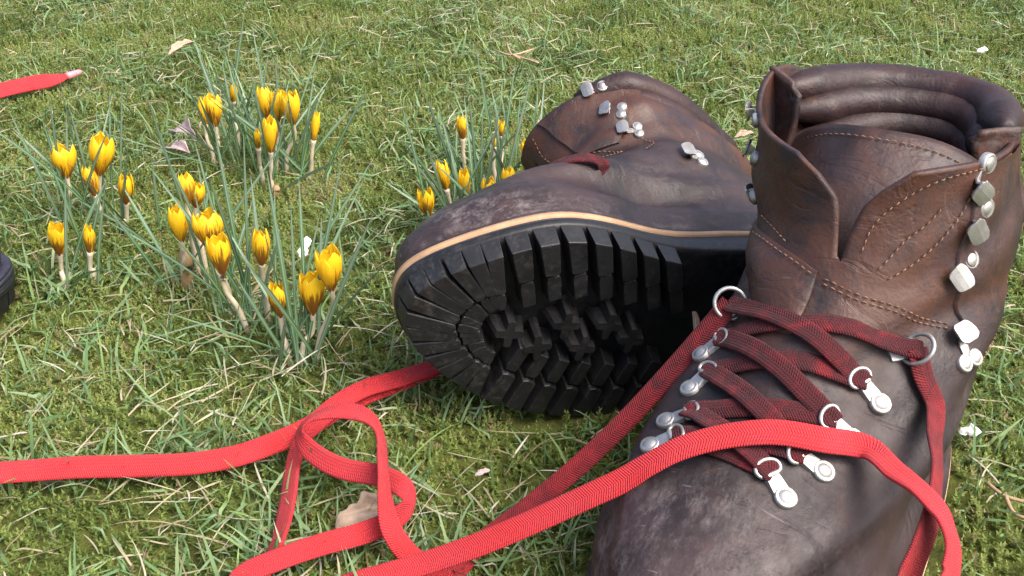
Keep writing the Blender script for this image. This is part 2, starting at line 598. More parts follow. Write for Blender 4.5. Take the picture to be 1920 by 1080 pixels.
class Boot:
    def __init__(s, name, label, mirror, cut, flare, lev=LEV, lean=0., rim=0., ear=0., squash=1., flat=0.):
        s.flat = flat
        s.lean, s.rim, s.ear, s.squash = lean, rim, ear, squash
        s.name, s.lev, s.cut, s.flare = name, lev, cut, flare
        s.mx = -1. if mirror else 1.
        s.root = empty(name, (0, 0, 0), label, 'boot')
        s.M = Matrix.Identity(4)

    def place(s, Mx):
        s.M = Mx
        s.root.matrix_world = Mx
        s.Mn = np.array(Mx)

    # surface of the upper, v in 0..9 (ring index), result in local cm, unmirrored
    def surf(s, th, v):
        th = np.asarray(th, float)
        v = np.broadcast_to(np.asarray(v, float), th.shape)
        sh = th.shape
        th, v = th.ravel(), np.clip(v.ravel(), 0, 9)
        K = np.stack([ring(th, *l) for l in s.lev])           # (10,n,3)
        K = np.concatenate([2 * K[:1] - K[1:2], K, 2 * K[-1:] - K[-2:-1]])
        i = np.minimum(v.astype(int), 8)
        f = (v - i)[:, None]
        n = np.arange(len(th))
        a, b, c, d = K[i, n], K[i + 1, n], K[i + 2, n], K[i + 3, n]
        P = .5 * (2 * b + (c - a) * f + (2 * a - 5 * b + 4 * c - d) * f ** 2 + (3 * b - a - 3 * c + d) * f ** 3)
        # soft dents and folds in the leather
        x, y, z = P.T
        fold = .07 * np.sin(z * 2.3 + .8 * y + 1.2 * np.sin(x * .9)) * np.clip((v - 4.5) / 1.5, 0, 1) * np.clip((9.2 - v) / 2, 0, 1)
        dent = .10 * smooth_noise(x + 3 * z, y + z, 6.0, 21) * np.clip(v / 1.5, 0, 1)
        crease = -.16 * np.exp(-((v - 5.9 - .5 * np.cos(th)) / .35) ** 2) * np.clip(.9 - np.cos(th), 0, 1)
        ctr = np.stack([0 * x, np.clip(y, 5.5, 22), np.clip(z - 1, 2, 30)], -1)
        rad = P - ctr
        rad[:, 2] *= np.clip(1 - (v - 5) / 2, 0, 1)
        P = P + unit(rad) * (fold + dent + crease)[:, None]
        # open flaps lean outwards near the front cut
        fl = s.flare * np.clip((v - 6.6) / 2.4, 0, 1) ** 1.4 * np.clip((1.9 - np.abs(((th + np.pi) % (2 * np.pi)) - np.pi)) / 1.4, 0, 1)
        P[:, 0] += np.where(np.sin(th) > 0, fl * .8, -fl * .2)
        P[:, 1] += fl * .35
        P[:, 2] += s.rim * np.clip((v - 7) / 2, 0, 1) * np.exp(-((((th + np.pi) % (2 * np.pi)) - np.pi + .95) / .75) ** 2)
        P[:, 2] += s.ear * np.clip((v - 7.6) / 1.4, 0, 1) * np.exp(-((((th + np.pi) % (2 * np.pi)) - np.pi - 1.72) / .36) ** 2)
        P = s.bend(P)
        return P.reshape(*sh, 3)

    def bend(s, P):
        h = np.clip(P[..., 2] - 7.5, 0, None)
        P = np.array(P, float)
        if s.flat:
            kx = np.clip(h / 5, 0, 1)
            P[..., 0] *= 1 - .42 * kx * np.clip((8 - P[..., 1]) / 8, 0, 1)
        P[..., 1] += s.lean * h
        if s.flat:
            P[..., 0] = P[..., 0] * (1 - s.flat * kx) + s.flat * 1.6 * kx
        P[..., 2] -= h * (1 - s.squash * math.cos(math.atan(s.lean)))
        return P

    def cutang(s, v):
        return [np.interp(v, c[0], c[1]) for c in s.cut]

    def nrm(s, th, v):
        e = 1e-3
        a = s.surf(th + e, v) - s.surf(th - e, v)
        b = s.surf(th, np.minimum(np.asarray(v) + e, 9)) - s.surf(th, np.asarray(v) - e)
        return unit(np.cross(b, a))            # outward

    def out(s, P):
        P = np.array(P, float)
        P[..., 0] *= s.mx
        P[..., 1] = np.where(P[..., 1] > 10, 10 + (P[..., 1] - 10) * .90, P[..., 1])     # short, full forefoot
        return P * (.01 * BS)

    def world(s, P):
        Q = s.out(P)
        return Q @ s.Mn[:3, :3].T + s.Mn[:3, 3]

    def add(s, name, V, F, mat, smooth=True, parent=None, attrs=None, uv=None):
        F = np.asarray(F)
        if s.mx < 0:
            F = F[:, ::-1]
        return link_mesh(name, mesh_np(name, s.out(V), F, smooth, attrs, uv), mat, parent or s.root)

    def addp(s, name, V, F, mat, smooth=False, parent=None):
        F = [tuple(f[::-1]) if s.mx < 0 else tuple(f) for f in F]
        return link_mesh(name, pyd(name, s.out(V), F, smooth), mat, parent or s.root)

    def find(s, px, py, thr=None):
        """(th, v) on the visible side of the upper whose photo position is px,py"""
        th, v = np.meshgrid(np.linspace(-np.pi, np.pi, 361), np.linspace(1, 8.95, 240))
        P = s.world(s.surf(th, v))
        uvp, dep = project(P)
        d = np.hypot(uvp[..., 0] - px, uvp[..., 1] - py)
        ok = d < 9
        if thr is not None:
            ok &= (th > thr[0]) & (th < thr[1])
        if not ok.any():
            i = np.unravel_index(np.argmin(d), d.shape)
            return th[i], v[i]
        dd = np.where(ok, dep + d * 2e-4, 9)
        i = np.unravel_index(np.argmin(dd), d.shape)
        return th[i], v[i]

    # ---- parts
    def upper(s, mat):
        nu, nv = 144, 110
        vv = np.linspace(0, 9, nv)
        uu = np.linspace(0, 1, nu)
        ca, cb = s.cutang(vv)
        th = ca[:, None] + uu[None] * (2 * np.pi - cb - ca)[:, None]
        V = s.surf(th, np.repeat(vv[:, None], nu, 1))
        x, y, z = V.reshape(-1, 3).T
        vf = np.repeat(vv[:, None], nu, 1).ravel()
        shaft = np.clip((vf - 4.7) / 2.0, 0, 1)
        wear = np.clip(np.clip((y - 20) / 6, 0, 1) + np.clip((4.6 - z) / 1.5, 0, 1) + .5 * np.clip((4 - y) / 3, 0, 1) * np.clip((8 - z) / 3, 0, 1), 0, 1)
        wear = np.clip(wear + .35 * np.exp(-((y - 12) / 4) ** 2 - ((z - 7) / 2.5) ** 2), 0, 1)
        o = s.add('upper', V.reshape(-1, 3), grid_faces(nu, nv)[:, ::-1], mat, True, None, {'shaft': shaft, 'wear': wear})
        import bmesh
        bm = bmesh.new()
        bm.from_mesh(o.data)
        bmesh.ops.remove_doubles(bm, verts=bm.verts, dist=2e-5)
        bm.to_mesh(o.data)
        bm.free()
        md = o.modifiers.new('thickness', 'SOLIDIFY')
        md.thickness = .0024
        md.offset = -1
        return o

    def sole(s):
        th = np.linspace(0, 2 * np.pi, 160, endpoint=False)
        n = len(th)

        def slab(name, rings, mat, cap=True, parent=None):
            V = np.concatenate(rings)
            F = [tuple(f) for f in grid_faces(n, len(rings), True)]
            if cap:
                F += [tuple(range(n))[::-1], tuple(range((len(rings) - 1) * n, len(rings) * n))]
            return s.addp(name, V, F, mat, True, parent)
        o = slab('outsole', [sole_ring(th, -.30, 1.0, 1.0), sole_ring(th, -.06, 1.08, 1.08), sole_ring(th, 0, 1.2, 1.25),
                             sole_ring(th, -.02, 1.35, 1.75), sole_ring(th, .0, 1.45, 1.95)], M['rubber'])
        slab('midsole', [sole_ring(th, -.10, 1.45, 1.95), sole_ring(th, -.03, 1.49, 2.0), sole_ring(th, -.05, 1.62, 2.29), sole_ring(th, -.12, 1.66, 2.33)], M['midsole'])
        slab('welt', [sole_ring(th, -.20, 1.66, 2.33), sole_ring(th, .03, 1.69, 2.36), sole_ring(th, .03, 1.98, 2.67), sole_ring(th, -.5, 2.08, 2.76)], M['welt'])
        # soft leather lip that runs above the welt
        s.addp('welt_lip', *slab_ring(th, s, [(-.12, 1.99, 2.68), (.0, 2.04, 2.73), (-.02, 2.20, 2.88), (-.25, 2.34, 3.02), (-.75, 2.40, 3.10)]), M['leather'], True)
        s.lugs()
        return o

    def lugs(s):
        th = np.linspace(-np.pi, np.pi, 2400)
        O = sole_ring(th, -.05, .75, .75)
        t_up = O[:, 2] - .75

        def lift(y):
            t = (29.2 - y) / 29.4
            return np.clip((.22 - t) / .22, 0, 1) ** 2

        def block(poly, z0, z1, taper, name='lug', zl=None):
            """one prism from the sole (z1) down to the ground face (z0), tapering to the ground"""
            poly = np.asarray(poly, float)
            c = poly.mean(0)
            top = c + (poly - c) * (1 - taper)
            k = len(poly)
            la, lb = lift(poly[:, 1]), lift(top[:, 1])
            V = np.vstack([np.c_[poly, z1 + la], np.c_[top, z0 + lb + (.06 * lb)]])
            F = [tuple(range(k, 2 * k))] + [tuple(range(k))[::-1]]
            for i in range(k):
                j = (i + 1) % k
                F.append((i, j, k + j, k + i))
            return V, F

        def join(parts):
            V, F = [], []
            for v, f in parts:
                b = sum(len(q) for q in V)
                V.append(v)
                F += [tuple(i + b for i in q) for q in f]
            return np.vstack(V), F

        rs = random.Random(4)
        # perimeter positions by arc length between the two waist points
        seg = np.r_[0, np.cumsum(np.linalg.norm(np.diff(O[:, :2], axis=0), axis=1))]

        def perim(cond, pitch):
            idx = np.where(cond)[0]
            a, b = seg[idx[0]], seg[idx[-1]]
            m = max(2, int(round((b - a) / pitch)))
            return np.linspace(a + (b - a) / m / 2, b - (b - a) / m / 2, m), (b - a) / m

        def at(sv):
            return np.array([np.interp(sv, seg, O[:, 0]), np.interp(sv, seg, O[:, 1])])

        def lug_at(sv, pitch, target, hw_in, length, gap=.84, frac=.56):
            p = at(sv)
            e = .5 * pitch * gap
            p0, p1 = at(sv - e), at(sv + e)
            dirn = unit(np.asarray(target) - p)
            wn = np.array([-dirn[1], dirn[0]])
            if np.dot(p1 - p0, wn) < 0:
                wn = -wn
            L1 = length * frac
            jw = .5 * np.linalg.norm(p1 - p0)
            m = p + dirn * L1
            wm_ = jw * .55 + hw_in * .45
            outer = [p0, p1, m + wn * wm_ * .95, m + dirn * .12 + wn * wm_ * .2, m - wn * wm_ * .95]
            m2 = p + dirn * (L1 - .05)
            q = p + dirn * length
            inner = [m2 - wn * wm_ * .62, m2 + wn * wm_ * .78, p + dirn * (L1 + .3) + wn * wm_ * .98, q + wn * hw_in, q - wn * hw_in, p + dirn * (L1 + .3) - wn * wm_ * .8]
            dz = rs.uniform(-.03, .03)
            V, F = join([block(outer, 0 + dz, 1.2, .17), block(inner, .13 + dz, 1.2, .18)])
            o = s.addp('lug', V, F, M['rubber'])
            bv = o.modifiers.new('bevel', 'BEVEL')
            bv.width = .0005
            bv.segments = 2
            bv.harden_normals = False

        yo = O[:, 1]
        for side in (1, -1):
            c = (yo > 15.0) & (yo < 24.6) & (np.sign(th) == side)
            pos, pi_ = perim(c, 1.36)
            for sv in pos:
                p = at(sv)
                lug_at(sv, pi_, (side * .55 - .1, p[1] - 1.5), .40, 3.75 if side > 0 else 3.9)
        c = yo >= 24.6
        pos, pi_ = perim(c, 1.05)
        for sv in pos:
            p = at(sv)
            d = np.linalg.norm(p - np.array([.2, 23.6]))
            lug_at(sv + rs.uniform(-.06, .06), pi_, (.2 + rs.uniform(-.3, .3), 23.6 + rs.uniform(-.3, .3)), .20, d - 1.35 + rs.uniform(-.15, .1), .95, .70)
        # heel
        c = (yo < 8.0)
        for side in (1, -1):
            cc = c & (np.sign(th) == side)
            pos, pi_ = perim(cc, 1.55)
            for sv in pos:
                p = at(sv)
                lug_at(sv, pi_, (0, min(p[1] + .4, 5.2)) if p[1] < 5 else (0, p[1]), .45, 2.3)
        # star lugs down the middle
        for (y, x) in ((23.6, .1), (21.9, -.8), (20.6, .5), (19.4, -.95), (18.2, .35), (16.7, -.6), (6.2, 0), (3.8, 0)):
            r1, r2 = 1.02, .42
            pts = []
            a0 = rs.uniform(-.15, .15)
            for i in range(4):
                a = a0 + i * math.pi / 2
                for da, rr in ((-.26, r1 * .92), (.0, r1), (.26, r1 * .92), (math.pi / 4, r2)):
                    pts.append((x + rr * math.cos(a + da), y + rr * math.sin(a + da)))
            V, F = block(pts, .05, 1.2, .24)
            s.addp('star_lug', V, F, M['rubber'])

    def rolls(s, mat, n_r=3, th0=1.2):
        ear, s.ear = s.ear, 0.
        spec = [(9.0, .66, .22, .88), (8.3, 1.25, .0, .78), (7.5, 1.45, -.1, .78)][:n_r]
        for v, inset, dz, r in spec:
            th = np.linspace(th0, 2 * np.pi - th0, 90)
            P = s.surf(th, np.full_like(th, v))
            c = np.array([0, 6.2, 0])
            d = unit((P - c) * np.array([1, 1, 0]))
            u = np.linspace(0, 1, 90)
            endf = np.clip(np.minimum(u, 1 - u) / .10, 0, 1) ** .6
            P = P - d * (.35 + (inset - .35) * endf)[:, None]
            P[:, 2] += dz
            u = np.linspace(0, 1, 90)
            # stuffed leather: slightly lumpy
            rad = r * (1 + .012 * np.sin(u * 37) + .008 * np.sin(u * 71 + 1)) * (.30 + .70 * endf)
            V, F = tube_arrays(P, rad, 20)
            wr = .010 * r * np.sin(np.repeat(u, 20) * 300 + 2.2 * np.sin(np.tile(np.arange(20), 90) * .6))
            cc = np.repeat(P, 20, 0)
            V = V + unit(V - cc) * wr[:, None]
            Fl = [tuple(f) for f in F] + [tuple(range(20))[::-1], tuple(range(89 * 20, 90 * 20))]
            o = s.addp('collar_roll', V, Fl, mat, True)
        s.ear = ear

    def tabs(s, mat, spec):
        """flat leather tab closing the end of the padded collar"""
        for th0, top in spec:
            nv, nu = 16, 8
            V = []
            for v in np.linspace(6.9, 9, nv):
                p = s.surf(np.array([th0]), np.array([v]))[0]
                q = s.surf(np.array([th0 * .93]), np.array([v]))[0]
                f = (v - 6.9) / 2.1
                d = unit((np.array([0, 6.2, 0]) - p) * np.array([1, 1, 0]))
                for u in np.linspace(0, 1, nu):
                    w_ = 1.75 * (.55 + .45 * f) * (1 if f < .93 else .8)
                    V.append(p + d * (u * w_ - .05) + (q - p) * u * .9 + np.array([0, 0, top * f * (1 - .35 * u * u)]))
            n = len(V)
            o = s.add('collar_tab', V, grid_faces(nu, nv), mat, True, None, {'shaft': np.full(n, 1.), 'wear': np.full(n, .3)})
            md = o.modifiers.new('thickness', 'SOLIDIFY')
            md.thickness = .0025
            md.offset = 0

    def tongue(s, mat, base=(13.3, 11.6), top=(8.2, 16.9), w0=3.0, w1=4.7, bulge=.9, curve=2.4):
        nu, nv = 41, 40
        U, H = np.meshgrid(np.linspace(-1, 1, nu), np.linspace(0, 1, nv))
        wd = w0 + (w1 - w0) * H ** .8
        drop = (np.abs(U) ** 2.6) * (2.6 * H)            # rounded top corners
        x = U * wd
        y = base[0] + (top[0] - base[0]) * H + bulge * np.sin(np.pi * H) - curve * U ** 2
        z = base[1] + (top[1] - base[1]) * H - drop
        y = y + .12 * np.sin(U * 5 + H * 6) * H
        V = s.bend(np.stack([x, y, z], -1)).reshape(-1, 3)
        n = len(V)
        o = s.add('tongue', V, grid_faces(nu, nv)[:, ::-1], mat, True, None, {'shaft': np.full(n, .55), 'wear': np.full(n, .05)})
        md = o.modifiers.new('thickness', 'SOLIDIFY')
        md.thickness = .003
        md.offset = 0
        # stitched edge
        u = np.linspace(-.9, .9, 60)
        k = int(nv * .93)
        path = np.array([np.interp(u, U[0], V.reshape(nv, nu, 3)[k, :, i]) for i in range(3)]).T
        s.stitch(path, np.tile([0, .75, .66], (60, 1)), o, lift=.2)

    def stitch(s, P, N, parent, lift=.04, pitch=.30, lng=.19, wdt=.030):
        P = np.asarray(P, float)
        N = unit(np.asarray(N, float))
        L = np.r_[0, np.cumsum(np.linalg.norm(np.diff(P, axis=0), axis=1))]
        m = max(2, int(L[-1] / pitch))
        V, F = [], []
        for q in np.arange(m) * pitch:
            a = np.array([np.interp(q, L, P[:, i]) for i in range(3)])
            b = np.array([np.interp(q + lng, L, P[:, i]) for i in range(3)])
            nn = unit(np.array([np.interp(q, L, N[:, i]) for i in range(3)]))
            t = unit(b - a)
            sd = np.cross(t, nn)
            k = len(V)
            a2, b2 = a + nn * lift, b + nn * lift
            mid = (a2 + b2) / 2 + nn * .05
            for e, hh in ((a2, .6), (mid, 1.), (b2, .6)):
                V += [e - sd * wdt * hh, e + nn * wdt * .9, e + sd * wdt * hh, e - nn * wdt]
            for j in (0, 1):
                for i in range(4):
                    F.append((k + 4 * j + i, k + 4 * j + (i + 1) % 4, k + 4 * j + 4 + (i + 1) % 4, k + 4 * j + 4 + i))
            F += [(k + 3, k + 2, k + 1, k), (k + 8, k + 9, k + 10, k + 11)]
        o = s.addp('stitching', V, F, M['thread'], True, parent)
        tag(o, kind='stuff')
        return o

    def surf_stitch(s, pts, parent, n=80, **kw):
        Q = catmull(np.array(pts, float), n)
        P = s.surf(Q[:, 0], Q[:, 1])
        s.stitch(P, s.nrm(Q[:, 0], Q[:, 1]), parent, **kw)

    # a local frame on the surface: origin, right (x), up along v (y), normal
    def frame(s, th, v, tilt=0., toward=None):
        p = s.surf(np.array([th]), np.array([v]))[0]
        n = s.nrm(np.array([th]), np.array([v]))[0]
        if toward is None:
            e = s.surf(np.array([th]), np.array([min(v + .05, 9)]))[0] - s.surf(np.array([th]), np.array([v - .05]))[0]
        else:
            e = np.asarray(toward, float) - p
        e = unit(e - n * np.dot(e, n))
        r = np.cross(e, n)
        c, q = math.cos(tilt), math.sin(tilt)
        return p, c * r + q * e, -q * r + c * e, n

    def local(s, fr, V):
        p, r, u, n = fr
        V = np.asarray(V, float)
        return p + V[:, :1] * r + V[:, 1:2] * u + V[:, 2:] * n

    def disc(s, fr, x, y, rad, h, parent, name='rivet', z0=0.):
        k = 16
        a = np.linspace(0, 2 * np.pi, k, endpoint=False)
        V, F = [], []
        for r_, z in ((1.0, -.12), (1.0, h * .45), (.86, h * .8), (.72, h * .62), (.62, h * .75), (.3, h)):
            V += [(x + rad * r_ * math.cos(t), y + rad * r_ * math.sin(t), z + z0) for t in a]
        F = [tuple(f) for f in grid_faces(k, 6, True)] + [tuple(range(5 * k, 6 * k))]
        return s.addp(name, s.local(fr, V), F, M['steel'], True, parent)

    def eyelet(s, th, v, toward, size=1.0, rivet=True):
        """D-ring lace eyelet: plate, wire ring and rivet; the ring hangs on the side of `toward`"""
        p0 = s.surf(np.array([th]), np.array([v]))[0]
        fr = s.frame(th, v, 0, toward)
        # plate (two-fold clip), ring at +y
        pl = np.array([(-.32, -.36), (.32, -.36), (.33, -.1), (.29, .36), (-.29, .36), (-.33, -.1)]) * size
        V = [(a, b, -.05) for a, b in pl] + [(a * .9, b * .97, .12 if b < .2 else .22) for a, b in pl]
        F = [tuple(range(6, 12))] + [(i, (i + 1) % 6, 6 + (i + 1) % 6, 6 + i) for i in range(6)]
        o = s.addp('eyelet', s.local(fr, V), F, M['steel'])
        bv = o.modifiers.new('bevel', 'BEVEL')
        bv.width = .0003
        bv.segments = 2
        # curled loop of the clip
        a = np.linspace(0, 2 * np.pi, 14)
        lp = [(0, .42 * size + .11 * math.cos(t), .16 + .11 * math.sin(t)) for t in a]
        V = []
        for (x, y, z) in lp:
            V += [(-.25 * size, y, z), (.25 * size, y, z)]
        s.addp('clip_loop', s.local(fr, V), [(2 * i, 2 * i + 1, 2 * i + 3, 2 * i + 2) for i in range(13)], M['steel'], True, o)
        # D ring
        pts = []
        for t in np.linspace(0, 2 * np.pi, 33):
            xx, yy = .46 * math.sin(t), .30 * -math.cos(t)
            yy = max(yy, -.20)
            pts.append((xx * size, .42 * size + (.22 + yy) * size, .17 + .16 * max(0, yy + .2)))
        P = s.local(fr, pts)
        Vt, Ft = tube_arrays(P, .075 * size, 8, fr[3])
        s.add('ring', Vt, Ft, M['steel'], True, o)
        if rivet:
            s.disc(fr, 0, -.42 * size, .40 * size, .26, o)
        ringp = s.local(fr, [(0, .62 * size, .2)])[0]
        return o, ringp

    def hook(s, th, v, toward, size=1.0, rivets=1, spread=.28):
        """speed hook: riveted base plate and a tongue curling back over itself"""
        fr = s.frame(th, v, 0, toward)
        # riveted base, upright throat, broad flat finger bent down at its end
        strip = [(-.62, .05, .20), (-.30, .06, .17), (.0, .08, .20), (.12, .16, .23), (.12, .34, .25), (.02, .44, .27)]
        plate = [(.06, .24), (.14, .40), (.22, .47), (.40, .46), (.60, .42), (.70, .37), (.76, .27)]
        V, F = [], []
        for (y, z, wd) in strip:
            V += [(-wd * size, y * size, z * size), (wd * size, y * size, z * size)]
        for (y, wd) in plate:
            z = .47 + .05 * math.cos(y * 4) - .55 * max(0, y - .30) ** 2
            V += [(-wd * size, y * size, z * size), (wd * size, y * size, z * size)]
        for i in range(len(V) // 2 - 1):
            F.append((2 * i, 2 * i + 1, 2 * i + 3, 2 * i + 2))
        o = s.addp('lace_hook', s.local(fr, V), F, M['steel'], False)
        md = o.modifiers.new('thickness', 'SOLIDIFY')
        md.thickness = .0009 * size
        bv = o.modifiers.new('bevel', 'BEVEL')
        bv.width = .0002
        bv.segments = 2
        if rivets == 1:
            s.disc(fr, 0, -.62 * size, .36 * size, .20, o)
        else:
            for sx in (-1, 1):
                s.disc(fr, sx * spread * size, -.60 * size, .32 * size, .18, o)
        return o


def slab_ring(th, s, specs):
    n = len(th)
    V = np.concatenate([sole_ring(th, *q) for q in specs])
    return V, [tuple(f) for f in grid_faces(n, len(specs), True)]


def ribbon(name, P, N, width, mat, thick=.0016, dirt=0., parent=None, seg=None, twist=None):
    """flat woven lace along P (n,3) metres with face normals N"""
    P = np.asarray(P, float)
    n = len(P)
    T = unit(np.gradient(P, axis=0))
    N = np.asarray(N, float)
    N = unit(N - T * (N * T).sum(1, keepdims=True))
    S = np.cross(T, N)
    L = np.r_[0, np.cumsum(np.linalg.norm(np.diff(P, axis=0), axis=1))]
    wd = np.broadcast_to(np.asarray(width, float), (n,))
    if parent is not None:
        P = P - np.array(parent.location)
    cs = [(-1, 0), (-.92, .8), (-.6, 1.), (0, .8), (.6, 1.), (.92, .8), (1, 0), (.92, -.8), (.6, -1.), (0, -.8), (-.6, -1.), (-.92, -.8)]
    k = len(cs)
    V = np.zeros((n, k, 3))
    UV = np.zeros((n, k, 2))
    for j, (a, b) in enumerate(cs):
        V[:, j] = P + S * (a * wd / 2)[:, None] + N * (b * thick / 2)
        UV[:, j, 0] = L * 100
        UV[:, j, 1] = a
    d = np.broadcast_to(np.asarray(dirt, float), (n,))
    me = mesh_np(name, V.reshape(-1, 3), grid_faces(k, n, True), True, {'dirt': np.repeat(d, k)}, UV.reshape(-1, 2))
    return link_mesh(name, me, mat, parent)


# ---- the standing boot
CUT_OPEN = (([0, 7.2, 7.6, 8.3, 8.7, 9.0], [0, 0, .05, .13, .25, .50]), ([0, 7.2, 7.6, 8.2, 8.6, 9.0], [0, 0, .01, .08, .20, .38]))
CUT_SHUT = (([0, 6.2, 6.8, 7.4, 8.4, 9.0], [0, 0, -.30, -.50, -.45, -.10]), ([0, 6.2, 6.8, 7.4, 8.4, 9.0], [0, 0, .32, .55, .58, .70]))
boot1 = Boot('hiking_boot', 'upright worn brown leather hiking boot with gaping collar and red lace zigzag', False, CUT_OPEN, .25, rim=.5, ear=1.25)
boot1.place(Matrix.Translation((.200, .456, -.004)) @ Matrix.Rotation(R(147.5), 4, 'Z'))
# ---- the boot lying on its outer side, sole to the viewer
boot2 = Boot('hiking_boot', 'hiking boot lying on its side, black lugged sole and tan welt showing', True, CUT_SHUT, 0.0, lev=LEV[:7] + [((f_[0] + q_, f_[1]), (b_[0] - .9, b_[1]), *r_) for q_, (f_, b_, *r_) in zip((.0, .6, .9), LEV[7:])], lean=.53, squash=1.08, flat=.10)
LIE = Matrix(((0, -1, 0, 0), (0, 0, 1, 0), (-1, 0, 0, 0), (0, 0, 0, 1)))
boot2.place(Matrix.Translation((.2224, .4669, .0275)) @ Matrix.Rotation(R(14.1), 4, 'Z') @ Matrix.Rotation(R(7.4), 4, 'X') @ Matrix.Rotation(R(7.5), 4, 'Y') @ LIE)
for b in (boot1, boot2):
    b.up = b.upper(M['leather'])
    b.sole()
boot1.rolls(M['leather_pad'], 3, 1.72)
boot1.tabs(M['leather'], ((1.66, .1), (-1.66, .55)))
boot1.tongue(M['leather'])
boot2.rolls(M['leather_pad'], 2, .9)
boot2.tongue(M['leather'], (13.2, 11.6), (11.2, 17.2), 2.6, 3.0, .3, 1.6)
# stitching on the uppers
boot1.surf_stitch([(.04, 6.86), (-.25, 6.75), (-.6, 6.55), (-.95, 6.15), (-1.2, 5.8)], boot1.up)
boot1.surf_stitch([(.04, 6.79), (-.25, 6.68), (-.6, 6.48), (-.95, 6.08), (-1.2, 5.73)], boot1.up)
boot1.surf_stitch([(-.14, 7.4), (-.2, 7.9), (-.38, 8.4), (-.62, 8.75), (-1.0, 8.86), (-1.5, 8.88)], boot1.up)
boot1.surf_stitch([(-.30, 7.15), (-.45, 7.6), (-.62, 7.9), (-.72, 8.2)], boot1.up)
boot1.surf_stitch([(-.42, 7.0), (-.6, 7.3), (-.85, 7.9), (-.98, 8.5)], boot1.up)
boot1.surf_stitch([(.95, 7.05), (.75, 7.1), (.50, 7.1)], boot1.up)
boot1.surf_stitch([(-1.25, 5.9), (-1.35, 5.2), (-1.55, 4.7), (-1.9, 4.4), (-2.4, 4.2)], boot1.up)
boot2.surf_stitch([(.12, 6.6), (.16, 7.2), (.18, 8.0), (.24, 8.8)], boot2.up)
boot2.surf_stitch([(.45, 6.2), (.75, 6.25), (1.05, 6.0), (1.25, 5.3), (1.15, 4.75), (.9, 4.6)], boot2.up)
boot2.surf_stitch([(.85, 8.7), (1.0, 8.0), (1.05, 7.3), (1.2, 6.7), (1.4, 6.0), (1.5, 5.4), (1.45, 4.9)], boot2.up)
boot2.surf_stitch([(.5, 5.75), (.8, 5.55), (1.0, 5.1)], boot2.up)

# a seamed overlay strip of leather where the tongue gusset meets the vamp, and the hook facings
def overlay(b, edge_a, edge_b, name, mat, n=70, lift=.16, bulge=0.):
    A = catmull(np.array(edge_a, float), n)
    Bq = catmull(np.array(edge_b, float), n)
    k = 9
    V = []
    for i, f in enumerate([0, .012, .03, .2, .4, .6, .8, .97, 1.]):
        q = A * (1 - f) + Bq * f
        V.append(b.surf(q[:, 0], q[:, 1]) + b.nrm(q[:, 0], q[:, 1]) * ((lift + bulge * math.sin(math.pi * f) * np.sin(np.pi * np.linspace(0, 1, n)) ** .5) if 0 < i < k - 1 else np.full(n, -.05))[:, None] if bulge else b.surf(q[:, 0], q[:, 1]) + b.nrm(q[:, 0], q[:, 1]) * (lift if 0 < i < k - 1 else -.05))
    V = np.array(V)
    sh = np.full(V.shape[0] * V.shape[1], .8)
    o = b.add(name, V.reshape(-1, 3), grid_faces(n, k), mat, True, None, {'shaft': sh, 'wear': sh * 0.1})
    return o


overlay(boot1, [(-1.02, 8.95), (-.98, 8.3), (-.95, 7.7), (-.98, 7.0), (-1.15, 6.2), (-1.35, 5.4)],
        [(-1.75, 8.95), (-1.7, 8.3), (-1.65, 7.7), (-1.6, 7.0), (-1.65, 6.2), (-1.75, 5.4)], 'hook_facing', M['leather'])
overlay(boot2, [(.42, 8.9), (.45, 8.2), (.5, 7.4), (.55, 6.8), (.75, 6.2)],
        [(1.1, 8.9), (1.15, 8.2), (1.15, 7.4), (1.15, 6.8), (1.15, 6.2)], 'hook_facing', M['leather'])

overlay(boot1, [(.10, 6.95), (.35, 7.02), (.70, 6.95), (1.05, 6.75), (1.3, 6.5)], [(.12, 6.02), (.35, 5.95), (.70, 5.9), (1.05, 5.75), (1.3, 5.5)], 'ankle_patch', M['leather'], lift=.14, bulge=.28)
boot1.surf_stitch([(.14, 6.86), (.36, 6.93), (.70, 6.86), (1.02, 6.67)], boot1.up, lift=.26)

# ------------------------------------------------------------------ eyelets and hooks
def px_eyelet(b, ring_px, rivet_px, size=1., rivet=True):
    tr, vr = b.find(*ring_px)
    tq, vq = b.find(*rivet_px)
    pr = b.surf(np.array([tr]), np.array([vr]))[0]
    _, rp = b.eyelet((tr + tq) / 2, (vr + vq) / 2, pr, size, rivet)
    return rp, (tr, vr)


E_R = [px_eyelet(boot1, (1692, 662), (1672, 664), .92, False)] + [px_eyelet(boot1, a, c, 1.05) for a, c in (
    ((1612, 720), (1650, 757)), ((1560, 793), (1597, 820)), ((1502, 853), (1550, 878)), ((1442, 885), (1485, 928)))]
E_L = [px_eyelet(boot1, (1368, 585), (1352, 592), .92, False)] + [px_eyelet(boot1, a, c, 1.0) for a, c in (
    ((1338, 640), (1318, 655)), ((1318, 702), (1292, 722)), ((1284, 775), (1250, 782)), ((1262, 815), (1216, 828)))]
# the two big loose rings at the ankle
def big_ring(b, E, ax, rad=.62):
    rp = E[0] + b.nrm(np.array([E[1][0]]), np.array([E[1][1]]))[0] * .3
    n = b.nrm(np.array([E[1][0]]), np.array([E[1][1]]))[0]
    e = unit(np.asarray(ax, float))
    u = unit(n - e * np.dot(n, e))
    a = np.linspace(0, 2 * np.pi, 33)
    P = rp + rad * (np.cos(a)[:, None] * u + np.sin(a)[:, None] * np.cross(u, e))
    V, F = tube_arrays(P, .085, 8, e)
    b.add('ring', V, F, M['steel'], True)
    return rp


RR1 = big_ring(boot1, E_R[0], (.5, .55, .65))
RL1 = big_ring(boot1, E_L[0], (-.4, .8, .45))


